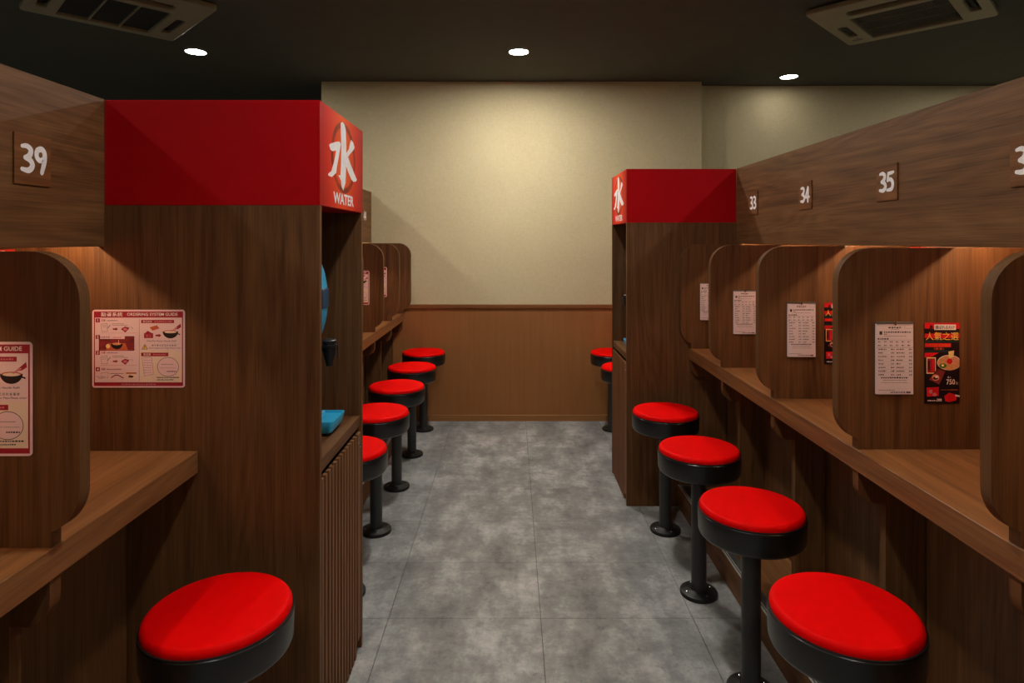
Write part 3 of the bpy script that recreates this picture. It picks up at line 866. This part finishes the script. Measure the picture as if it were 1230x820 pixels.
# ================================================================== POSTERS
GW, GH = 0.267, 0.2245
def guide(x, y, z, label):
    root = empty('ordering_guide', (x, y, z)); settle(root, label, 'poster', 'ordering guides')
    r = 0.008
    bm = bmesh.new()
    prism(bm, arc(GW - r, r, r, 270, 360, 4) + arc(GW - r, GH - r, r, 0, 90, 4) + arc(r, GH - r, r, 90, 180, 4) + arc(r, r, r, 180, 270, 4), 'y', 0, 0.001)
    mesh_obj('sheet', bm, 'guide_border', root)
    P = Print(root); W_, H_ = GW, GH
    e = 0.005
    P.rect(e, e, W_ - e, H_ - e, 'guide_red', 'artwork', 1)
    P.rect(e + 0.003, 0.0155, W_ - e - 0.003, H_ - 0.0225, 'guide_sheet', 'artwork', 2)
    P.rect(0.138, 0.0155, W_ - e - 0.003, H_ - 0.118, 'guide_cream', 'artwork', 2.5)
    P.text('點餐系統', 0.026, H_ - 0.0195, 0.0125, 'print_white', 'lettering', 4, width=0.062, bold=0.008)
    P.text('ORDERING SYSTEM GUIDE', 0.101, H_ - 0.0173, 0.0085, 'print_white', 'lettering', 4, width=0.146, bold=0.01)
    P.dashes(0.085, 0.185, 0.0078, 0.0045, 'guide_pink', 'lettering', 4, 3)
    P.line([(0.136, 0.018), (0.136, H_ - 0.026)], 0.0008, 'guide_red', 'artwork', 3)
    rows = [H_ - 0.0365, H_ - 0.084, H_ - 0.1295, H_ - 0.177]
    for i, z0 in enumerate(rows):
        P.rect(0.0105, z0, 0.0225, z0 + 0.0115, 'guide_red', 'artwork', 3)
        P.text(str(i + 1), 0.0165, z0 + 0.0018, 0.008, 'print_white', 'lettering', 4, align='CENTER', bold=0.02)
        if i in (0, 2, 3):
            P.text(['落單', '', '交單', '用膳'][i], 0.0265, z0 + 0.003, 0.006, 'guide_red', 'lettering', 4, bold=0.01)
            P.dashes(0.043, 0.062 + 0.012 * (i % 2 + 1), z0 + 0.0042, 0.003, 'ink_soft', 'lettering', 4, i)
        if i < 3: P.line([(0.024, z0 - 0.0305), (0.130, z0 - 0.0305)], 0.0006, 'guide_pink', 'artwork', 3)
    for i in (0, 2):
        z0 = rows[i]
        P.line([(0.028, z0 - 0.026), (0.045, z0 - 0.026), (0.043, z0 - 0.003), (0.025, z0 - 0.005)], 0.0006, 'ink', 'artwork', 3, True)
        P.dashes(0.029, 0.041, z0 - 0.009, 0.0012, 'ink_soft', 'artwork', 3, 4); P.dashes(0.029, 0.041, z0 - 0.013, 0.0012, 'ink_soft', 'artwork', 3, 5)
        P.line([(0.044, z0 - 0.017), (0.053, z0 - 0.007)], 0.0012, 'guide_black', 'artwork', 3)
        P.dashes(0.058, 0.092, z0 - 0.0045, 0.0018, 'ink_soft', 'lettering', 3, 6 + i); P.dashes(0.058, 0.103, z0 - 0.0085, 0.0018, 'ink_soft', 'lettering', 3, 7 + i)
        P.poly([(0.060, z0 - 0.021), (0.068, z0 - 0.021), (0.068, z0 - 0.0235), (0.075, z0 - 0.019), (0.068, z0 - 0.0145), (0.068, z0 - 0.017), (0.060, z0 - 0.017)], 'guide_red', 'artwork', 3)
        P.poly([(0.083, z0 - 0.019), (0.095, z0 - 0.0115), (0.108, z0 - 0.016), (0.096, z0 - 0.029)], 'guide_red', 'artwork', 3)
        P.disc(0.0955, z0 - 0.0195, 0.006, 0.004, 'guide_pink', 'artwork', 3.4, 14)
        P.line([(0.100, z0 - 0.012), (0.118, z0 - 0.015), (0.114, z0 - 0.021)], 0.0006, 'ink_soft', 'artwork', 3)
    z0 = rows[1]
    P.rect(0.0195, z0 - 0.034, 0.122, z0 + 0.008, 'guide_photo', 'picture', 3)
    P.rect(0.0235, z0 - 0.0, 0.094, z0 + 0.0112, 'guide_sheet', 'picture', 3.4)
    P.text('自選味濃', 0.0265, z0 + 0.002, 0.006, 'guide_red', 'lettering', 4); P.dashes(0.060, 0.085, z0 + 0.003, 0.003, 'guide_pink', 'lettering', 4, 8)
    P.poly([(0.040, z0 - 0.033), (0.104, z0 - 0.033), (0.096, z0 - 0.012), (0.046, z0 - 0.012)], 'guide_orange', 'picture', 3.5)
    P.disc(0.046, z0 - 0.021, 0.0062, 0.0062, 'egg', 'picture', 3.8, 16)
    P.disc(0.0715, z0 - 0.014, 0.017, 0.0155, 'guide_black', 'picture', 4, 16, 180, 360)
    P.disc(0.0715, z0 - 0.0142, 0.0125, 0.0035, 'soup', 'picture', 4.3, 16)
    P.rect(0.076, z0 - 0.0145, 0.0775, z0 - 0.003, 'guide_sheet', 'picture', 4.6)
    z0 = rows[3]
    P.line([(0.028, z0 - 0.019), (0.046, z0 - 0.019), (0.046, z0 - 0.003), (0.026, z0 - 0.005)], 0.0006, 'ink_soft', 'artwork', 3, True)
    P.dashes(0.012, 0.038, z0 - 0.016, 0.0014, 'ink', 'artwork', 3.3, 11); P.dashes(0.018, 0.032, z0 - 0.021, 0.002, 'guide_red', 'artwork', 3.3, 12)
    P.dashes(0.050, 0.092, z0 - 0.0075, 0.002, 'ink', 'lettering', 3, 13)
    a = [(0.055 + 0.036 * t, z0 - 0.019 + 0.008 * math.sin(PI * min(1, t * 1.1))) for t in [i / 8 for i in range(9)]]
    P.line(a, 0.0028, 'guide_red', 'artwork', 3)
    P.rect(0.098, z0 - 0.0235, 0.128, z0 - 0.0015, 'guide_cream', 'inset_picture', 3); P.rect(0.098, z0 - 0.0075, 0.128, z0 - 0.0035, 'guide_orange', 'inset_picture', 3.3)
    P.disc(0.112, z0 - 0.0155, 0.008, 0.003, 'guide_black', 'inset_picture', 3.3, 12); P.disc(0.110, z0 - 0.013, 0.003, 0.0025, 'print_red', 'inset_picture', 3.6, 10)
    # right column
    zt = H_ - 0.0385
    P.rect(0.1415, zt, 0.2365, zt + 0.0095, 'guide_red', 'artwork', 3)
    P.text('替玉追加', 0.147, zt + 0.0018, 0.006, 'print_white', 'lettering', 4); P.dashes(0.180, 0.230, zt + 0.003, 0.0035, 'guide_pink', 'lettering', 4, 14)
    P.poly([(0.166, zt - 0.012), (0.187, zt - 0.006), (0.194, zt - 0.015), (0.174, zt - 0.022)], 'guide_orange', 'artwork', 3)
    P.rect(0.150, zt - 0.043, 0.176, zt - 0.029, 'guide_red', 'artwork', 3); P.poly([(0.153, zt - 0.029), (0.160, zt - 0.022), (0.173, zt - 0.029)], 'guide_red', 'artwork', 3)
    P.text('替玉', 0.1545, zt - 0.040, 0.008, 'guide_pink', 'artwork', 3.5)
    P.poly([(0.183, zt - 0.038), (0.192, zt - 0.038), (0.192, zt - 0.0405), (0.200, zt - 0.0355), (0.192, zt - 0.0305), (0.192, zt - 0.033), (0.183, zt - 0.033)], 'guide_red', 'artwork', 3)
    P.disc(0.226, zt - 0.024, 0.0225, 0.020, 'guide_black', 'artwork', 3, 20, 180, 360)
    P.disc(0.226, zt - 0.0245, 0.020, 0.0045, 'guide_orange', 'artwork', 3.3, 20); P.disc(0.226, zt - 0.0255, 0.017, 0.0035, 'guide_cream', 'artwork', 3.5, 20)
    P.line([(0.246, zt - 0.030), (0.254, zt - 0.033)], 0.003, 'guide_black', 'artwork', 3)
    P.poly([(0.232, zt - 0.020), (0.243, zt - 0.011), (0.255, zt - 0.001), (0.257, zt - 0.011), (0.248, zt - 0.017), (0.238, zt - 0.019)], 'guide_red', 'artwork', 3.6)
    P.line([(0.229, zt - 0.023), (0.246, zt - 0.013)], 0.0035, 'guide_pink', 'artwork', 3.9)
    P.text('Only Plain Ramen Noodle Refill', 0.158, zt - 0.0545, 0.0052, 'guide_black', 'lettering', 3, width=0.084)
    P.poly([(0.143, zt - 0.0755), (0.161, zt - 0.0755), (0.152, zt - 0.0595)], 'guide_black', 'artwork', 3)
    P.poly([(0.1448, zt - 0.0745), (0.1592, zt - 0.0745), (0.152, zt - 0.0615)], 'guide_yellow', 'artwork', 3.3)
    P.text('!', 0.152, zt - 0.0735, 0.009, 'guide_black', 'artwork', 3.6, align='CENTER', bold=0.02)
    P.text('請 不 要 忘 記 您 的 金 屬 牌', 0.172, zt - 0.0670, 0.0058, 'guide_black', 'lettering', 3, width=0.070)
    P.text("Don't forget your Plate Please order!", 0.164, zt - 0.0745, 0.005, 'guide_black', 'lettering', 3, width=0.093)
    zt = H_ - 0.134
    P.rect(0.1415, zt, 0.220, zt + 0.0105, 'guide_red', 'artwork', 3.2)
    P.text('單品單', 0.148, zt + 0.002, 0.0065, 'print_white', 'lettering', 4); P.dashes(0.176, 0.212, zt + 0.0035, 0.0035, 'guide_pink', 'lettering', 4, 15)
    P.poly([(0.144, zt - 0.005), (0.172, zt - 0.003), (0.177, zt - 0.052), (0.151, zt - 0.057)], 'guide_border', 'artwork', 3)
    P.line([(0.144, zt - 0.005), (0.172, zt - 0.003), (0.177, zt - 0.052), (0.151, zt - 0.057)], 0.0006, 'ink', 'artwork', 3.3, True)
    for k in range(6): P.dashes(0.149, 0.171, zt - 0.012 - 0.007 * k, 0.0012, 'ink_soft', 'artwork', 3.6, 20 + k)
    P.disc(0.219, zt - 0.0305, 0.0305, 0.0275, 'guide_border', 'artwork', 3.2, 36)
    P.line([(0.219 + 0.0305 * math.cos(i * PI / 18), zt - 0.0305 + 0.0275 * math.sin(i * PI / 18)) for i in range(36)], 0.0012, 'ink', 'artwork', 3.5, True)
    P.dashes(0.199, 0.235, zt - 0.024, 0.0022, 'ink_soft', 'artwork', 3.6, 30); P.dashes(0.197, 0.243, zt - 0.034, 0.0012, 'ink_soft', 'artwork', 3.6, 31)
    P.dashes(0.216, 0.243, zt - 0.045, 0.0035, 'guide_black', 'artwork', 3.7, 32)
    P.dashes(0.187, 0.252, zt - 0.0625, 0.0032, 'guide_black', 'lettering', 3.7, 33); P.dashes(0.187, 0.235, zt - 0.069, 0.0028, 'guide_black', 'lettering', 3.7, 34)
    P.done()
    return root
XG = -1.2105
g0 = guide(XG, 1.802 - 0.0015, 1.0765, 'pink and red ordering guide poster on the near cabinet side')
for y, L in ((1.245, 'cropped ordering guide poster on the divider at the left edge'),
             (4.145, 'sliver of pink ordering guide on the left divider nearest to the slatted cabinet'),
             (4.725, 'thin sliver of pink ordering guide, second of the two showing beyond the slatted cabinet'),
             (5.193, 'ordering guide almost hidden on the last left divider by the far wall')):
    o = copy_tree(g0); o.location = (XG, y - T / 2 - 0.0015, 1.0765); settle(o, L)

def menu(x, y, z, label):
    root = empty('menu_sheet', (x, y, z)); settle(root, label, 'menu', 'white paper menus')
    W_, H_ = 0.106, 0.203
    bm = bmesh.new(); box(bm, 0, W_, 0, 0.008, 0, H_, bev=0.0004); mesh_obj('sheets', bm, 'paper', root)
    bm = bmesh.new(); box(bm, 0, W_, -0.0018, 0.008, H_ + 0.0002, H_ + 0.005, bev=0.0004)
    cb = mesh_obj('clip_bar', bm, 'grey_tread', root)
    bm = bmesh.new()
    box(bm, W_ / 2 - 0.003, W_ / 2 + 0.003, -0.003, 0.0, H_ - 0.004, H_ + 0.010, bev=0.0006)
    mesh_obj('hook', bm, 'chrome', root)
    P = Print(root)
    P.dashes(0.034, 0.072, H_ - 0.0125, 0.005, 'ink', 'lettering', 2, 1); P.dashes(0.042, 0.064, H_ - 0.016, 0.002, 'ink_soft', 'lettering', 2, 2)
    P.line([(0.081, H_ - 0.003), (0.081, H_ - 0.0125), (0.104, H_ - 0.0125), (0.104, H_ - 0.003)], 0.0005, 'ink', 'ruling', 2, True)
    P.rect(0.008, H_ - 0.031, 0.016, H_ - 0.021, 'ink', 'lettering', 2); P.dashes(0.021, 0.098, H_ - 0.0255, 0.0042, 'ink', 'lettering', 2, 3)
    P.dashes(0.021, 0.030, H_ - 0.031, 0.0028, 'ink', 'lettering', 2, 4); P.dashes(0.021, 0.085, H_ - 0.036, 0.002, 'ink_soft', 'lettering', 2, 5)
    P.dashes(0.003, 0.034, H_ - 0.045, 0.0045, 'ink', 'lettering', 2, 6)
    P.line([(0.001, H_ - 0.0465), (0.105, H_ - 0.0465)], 0.0006, 'ink_soft', 'ruling', 2)
    P.line([(0.001, H_ - 0.0675), (0.105, H_ - 0.0675)], 0.0008, 'ink', 'ruling', 2)
    for r_ in range(2):
        for c_ in range(6): P.dashes(0.004 + c_ * 0.017, 0.012 + c_ * 0.017, H_ - 0.053 - 0.0105 * r_, 0.0034, 'ink', 'lettering', 2, 7 + c_)
    for r_ in range(8):
        z0 = H_ - 0.0745 - 0.0105 * r_
        P.line([(0.003, z0 - 0.0035), (0.103, z0 - 0.0035)], 0.0003, 'ink_soft', 'ruling', 2)
        rr = random.Random(r_)
        P.dashes(0.005, 0.016 + rr.random() * 0.014, z0, 0.0034, 'ink', 'lettering', 2, 20 + r_); P.dashes(0.041, 0.051, z0, 0.0034, 'ink', 'lettering', 2, 30 + r_)
        P.dashes(0.057, 0.067 + rr.random() * 0.016, z0, 0.0034, 'ink', 'lettering', 2, 40 + r_); P.dashes(0.093, 0.102, z0, 0.0034, 'ink', 'lettering', 2, 50 + r_)
    P.dashes(0.012, 0.090, 0.046, 0.0042, 'ink', 'lettering', 2, 60); P.dashes(0.018, 0.085, 0.0395, 0.0022, 'ink_soft', 'lettering', 2, 61)
    P.dashes(0.014, 0.090, 0.033, 0.0018, 'ink_soft', 'lettering', 2, 62); P.dashes(0.005, 0.052, 0.011, 0.0024, 'ink_soft', 'lettering', 2, 63)
    P.dashes(0.040, 0.082, 0.0045, 0.0036, 'ink', 'lettering', 2, 64); P.rect(0.085, 0.004, 0.098, 0.0078, 'guide_black', 'lettering', 2)
    P.done(); return root
XM = X(1, 0) + 1.0055
m0 = menu(XM, 1.825 - T / 2 - 0.0085, 1.057, 'largest white paper menu, beside the full red noodle poster')
for y, L in ((2.405, 'white paper menu left of the half-hidden red poster'),
             (2.985, 'white paper menu second from the far cabinet, right of the partly hidden one'),
             (3.509, 'white paper menu nearest the far red cabinet, partly hidden')):
    o = copy_tree(m0); o.location = (XM, y - T / 2 - 0.0085, 1.057); settle(o, L)

def noodle(x, y, z, label):
    root = empty('noodle_poster', (x, y, z)); settle(root, label, 'poster', 'red and black noodle posters')
    W_, H_ = 0.101, 0.234
    sx = W_ / 268.0; sz = H_ / 620.0       # from crop pixels (poster 502..770, 105..725)
    q = lambda px, py: ((px - 502) * sx, (725 - py) * sz)
    bm = bmesh.new(); box(bm, 0, W_, 0, 0.001, 0, H_); mesh_obj('sheet', bm, 'print_black', root)
    P = Print(root)
    def R(a, b, c, d, m, lay=1, part='artwork'):
        p = q(a, d); r = q(c, b); P.rect(p[0], p[1], r[0], r[1], m, part, lay)
    def PL(L, m, lay=1, part='artwork'): P.poly([q(*a) for a in L], m, part, lay)
    R(502, 105, 770, 150, 'print_red'); R(502, 150, 770, 172, 'print_black', 1.2); R(502, 188, 770, 222, 'print_red'); R(502, 240, 770, 258, 'print_green')
    PL([(640, 222), (690, 222), (610, 180), (570, 180)], 'print_red', 1.4)
    R(504, 262, 705, 292, 'print_red'); R(502, 315, 680, 333, 'print_green')
    PL([(502, 335), (610, 335), (560, 365), (502, 372)], 'print_red', 1.4)
    P.disc(*q(552, 140), 12 * sx, 18 * sz, 'bowl_dark', 'artwork', 1.6, 16)
    R(575, 118, 742, 160, 'print_white', 2)
    P.text('選ばれるわけ', q(583, 0)[0], q(0, 153)[1], 27 * sz, 'guide_black', 'lettering', 3, width=150 * sx, bold=0.012)
    P.text('人氣之選', q(510, 0)[0], q(0, 238)[1], 62 * sz, 'print_gold', 'lettering', 4, width=252 * sx, bold=0.004)
    P.text('一蘭拉麵追加組合', q(512, 0)[0], q(0, 289)[1], 24 * sz, 'print_orange', 'lettering', 4, width=188 * sx, bold=0.01)
    P.text('（套餐）', q(572, 0)[0], q(0, 313)[1], 18 * sz, 'print_orange', 'lettering', 4, width=78 * sx)
    # noodle bowl
    cut = lambda L: [(min(max(a, 0.0003), W_ - 0.0003), b) for a, b in L]
    def ell(cx, cy, rx, ry, m, lay):
        c = q(cx, cy)
        P.poly(cut([(c[0] + rx * sx * math.cos(i * PI / 20), c[1] + ry * sz * math.sin(i * PI / 20)) for i in range(40)]), m, 'picture', lay)
    ell(690, 412, 98, 64, 'bowl_dark', 2); ell(690, 410, 92, 58, 'print_white', 2.3); ell(690, 412, 88, 54, 'soup', 2.6)
    ell(728, 400, 40, 28, 'pork', 3); ell(692, 400, 22, 20, 'print_red', 3.4); PL([(685, 410), (712, 380), (700, 425)], 'print_red', 3.6, 'picture')
    ell(642, 435, 28, 18, 'herb', 3.2); ell(640, 432, 10, 8, 'egg', 3.4)
    PL([(683, 325), (728, 318), (722, 368), (690, 378)], 'egg', 3.8, 'picture')
    # boxed set on the left
    PL([(516, 370), (588, 370), (588, 495), (516, 495)], 'egg', 2, 'picture'); R(522, 378, 582, 488, 'guide_red', 2.3, 'picture')
    R(526, 395, 542, 470, 'bowl_dark', 2.6, 'picture'); R(556, 385, 578, 478, 'print_red', 2.6, 'picture')
    PL([(536, 540), (598, 455), (660, 480), (612, 578)], 'guide_photo', 2.8, 'picture'); ell(586, 525, 28, 24, 'pork', 3.2); ell(584, 530, 20, 12, 'bowl_dark', 3.4); ell(592, 520, 12, 8, 'print_white', 3.6)
    P.text('單人', q(676, 0)[0], q(0, 530)[1], 14 * sz, 'print_white', 'lettering', 4)
    P.text('750', q(668, 0)[0], q(0, 578)[1], 40 * sz, 'print_white', 'lettering', 4, width=66 * sx, bold=0.015)
    P.text('元', q(738, 0)[0], q(0, 578)[1], 18 * sz, 'print_white', 'lettering', 4)
    PL([(516, 602), (612, 598), (610, 665), (520, 672)], 'print_red', 2, 'picture'); ell(548, 632, 14, 16, 'guide_pink', 2.4); ell(578, 655, 16, 14, 'guide_pink', 2.6)
    P.dashes(q(628, 0)[0], q(758, 0)[0], q(0, 622)[1], 6 * sz, 'guide_orange', 'lettering', 3, 2)
    P.dashes(q(524, 0)[0], q(592, 0)[0], q(0, 706)[1], 9 * sz, 'print_white', 'lettering', 3, 3)
    P.text('300', q(594, 0)[0], q(0, 708)[1], 22 * sz, 'print_white', 'lettering', 4, width=38 * sx, bold=0.03)
    PL([(652, 668), (690, 640), (748, 660), (742, 700), (690, 714), (660, 706)], 'print_red', 2.4, 'picture')
    PL([(735, 655), (770, 662), (770, 674), (738, 668)], 'print_white', 2.8, 'picture')
    P.done(); return root
XN = X(1, 0) + 1.1485
n0 = noodle(XN, 1.825 - T / 2 - 0.0015, 1.0285, 'red and black noodle poster fully visible between booths 35 and 36')
for y, L in ((2.405, 'red and black noodle poster half hidden between booths 34 and 35'),
             (2.985, 'red and black noodle poster hidden on the divider between booths 33 and 34')):
    o = copy_tree(n0); o.location = (XN, y - T / 2 - 0.0015, 1.0285); settle(o, L)

# ================================================================== CEILING UNITS
def rrect(hx, hy, r, cx=0, cy=0, n=6):
    return [(cx + a, cy + b) for a, b in arc(hx - r, hy - r, r, 0, 90, n) + arc(-hx + r, hy - r, r, 90, 180, n) + arc(-hx + r, -hy + r, r, 180, 270, n) + arc(hx - r, -hy + r, r, 270, 360, n)]

def plate_with_holes(name, outer, holes, z0, z1, m, parent, bev):
    cu = bpy.data.curves.new(name, 'CURVE'); cu.dimensions = '2D'; cu.fill_mode = 'BOTH'
    cu.extrude = (z1 - z0) / 2 - bev; cu.bevel_depth = bev; cu.bevel_resolution = 2; cu.offset = -bev
    for L in [outer] + holes:
        sp = cu.splines.new('POLY'); sp.points.add(len(L) - 1); sp.use_cyclic_u = True
        for p, (x, y) in zip(sp.points, L): p.co = (x, y, 0, 1)
    o = bpy.data.objects.new('t', cu); C.objects.link(o)
    me = bpy.data.meshes.new_from_object(o.evaluated_get(bpy.context.evaluated_depsgraph_get()))
    bpy.data.objects.remove(o); bpy.data.curves.remove(cu)
    me.transform(Matrix.Translation((0, 0, (z0 + z1) / 2)))
    me.materials.clear(); me.materials.append(MAT[m]); me.name = name
    o = bpy.data.objects.new(name, me); C.objects.link(o); o.parent = parent
    return o

def ac_unit(x, y, rz, fine, label):
    root = empty('ceiling_air_conditioner', (x, y, 2.79), rz); settle(root, label, 'air conditioner')
    holes = [rrect(0.235, 0.235, 0.006, 0.0, -0.098),
             rrect(0.026, 0.16 if not fine else 0.12, 0.024, -0.310 if not fine else -0.315, -0.098),
             rrect(0.026, 0.16 if not fine else 0.12, 0.024, 0.315, -0.098),
             rrect(0.22, 0.042, 0.03, 0.0, 0.235)]
    plate_with_holes('panel', rrect(0.395, 0.395, 0.03), holes, 0.0, 0.030, 'ac_plastic', root, 0.006)
    bm = bmesh.new(); box(bm, -0.37, 0.37, -0.37, 0.37, 0.0335, 0.036); mesh_obj('inner_tray', bm, 'ac_dark', root)
    # grille bars
    bm = bmesh.new()
    if fine:
        for k in range(46):
            xx = -0.232 + 0.464 * k / 45; box(bm, xx - 0.0011, xx + 0.0011, -0.332, 0.136, 0.012, 0.018)
        for k in (1, 2):
            yy = -0.333 + 0.47 * k / 3; box(bm, -0.234, 0.234, yy - 0.0022, yy + 0.0022, 0.010, 0.019)
        mesh_obj('intake_grille', bm, 'ac_bar', root)
    else:
        for k in (1, 2):
            xx = -0.235 + 0.47 * k / 3; box(bm, xx - 0.003, xx + 0.003, -0.333, 0.137, 0.004, 0.018)
        box(bm, -0.234, 0.234, -0.332, 0.136, 0.019, 0.022, mi=1)
        mesh_obj('intake_grille', bm, ['ac_plastic', 'ac_dark'], root)
    # outlet flaps
    bm = bmesh.new(); t = bmesh.new(); box(t, -0.205, 0.205, -0.028, 0.028, -0.002, 0.002, bev=0.0015)
    merge(bm, t, 0, Matrix.Translation((0, 0.243, 0.014)) @ Matrix.Rotation(math.radians(-28), 4, 'X'))
    mesh_obj('flap', bm, 'ac_bar', root)
    for xx in (-0.312, 0.315):
        bm = bmesh.new(); t = bmesh.new(); box(t, -0.014, 0.014, -0.105, 0.105, -0.0015, 0.0015, bev=0.001)
        merge(bm, t, 0, Matrix.Translation((xx, -0.098, 0.018)) @ Matrix.Rotation(math.radians(30 if xx > 0 else -30), 4, 'Y'))
        mesh_obj('flap', bm, 'ac_dark', root)
    if fine:
        bm = bmesh.new(); box(bm, 0.285, 0.345, -0.31, -0.285, -0.002, 0.0015, bev=0.001); box(bm, 0.30, 0.312, -0.262, -0.25, -0.002, 0.0015, bev=0.001)
        mesh_obj('sensor', bm, 'ac_bar', root)
ac_unit(-2.2, 3.49, math.radians(225), False, 'square ceiling air conditioner at upper left with plain dark grille')
ac_unit(2.235, 3.58, math.radians(135), True, 'square ceiling air conditioner at upper right with fine ribbed grille')

for i, (x, y, rad, watt) in enumerate(LAMPS):
    root = empty('downlight', (x, y, ZC - 0.004))
    L = ['round ceiling downlight above the middle of the aisle', 'ceiling downlight over the aisle above the cabinets, out of frame',
         'ceiling downlight over the aisle just ahead of the camera', 'ceiling downlight over the aisle behind the camera',
         'round ceiling downlight at upper left beside the air conditioner', 'ceiling downlight behind the left booths, ahead of the camera',
         'ceiling downlight behind the left booths, behind the camera', 'round ceiling downlight at upper right below the ribbed air conditioner',
         'ceiling downlight behind the right booths, ahead of the camera', 'ceiling downlight behind the right booths, behind the camera',
         'added fill lamp far out to the left, for light bounced onto the ceiling', 'added fill lamp far out to the right, for light bounced onto the ceiling',  # side pair is added fill, lifting the ceiling by bounce
         'added fill lamp in the far left corner, out of frame', 'added fill lamp brightening the recessed far right wall, out of frame'][i]  # far pair is added fill: ceiling bounce at left, recess wall at right
    settle(root, L, 'lamp', 'ceiling downlights')
    bm = bmesh.new(); lathe(bm, [(0.066, 0.0), (0.078, 0.0), (0.080, 0.0015), (0.080, 0.0055), (0.066, 0.0055), (0.066, 0.0)], 40); mesh_obj('trim_ring', bm, 'ceiling_black', root, smooth=40)
    bm = bmesh.new(); lathe(bm, [(0, 0.0008), (0.0655, 0.0008), (0.0655, 0.0045), (0, 0.0045)], 40); newmat('lamp_glow_%d' % i, (1, 1, 1, 1), 0.5, emit=(LAMP_COL + (1,), rad * GLOW)); mesh_obj('lens', bm, 'lamp_glow_%d' % i, root)
    if watt:
        ld = bpy.data.lights.new('downlight_beam', 'SPOT'); ld.energy = watt; ld.color = LAMP_COL
        ld.spot_size = math.radians(105); ld.spot_blend = 1.0; ld.shadow_soft_size = 0.14
        lo = bpy.data.objects.new('beam', ld); C.objects.link(lo); lo.parent = root; lo.location = (0, 0, -0.006)
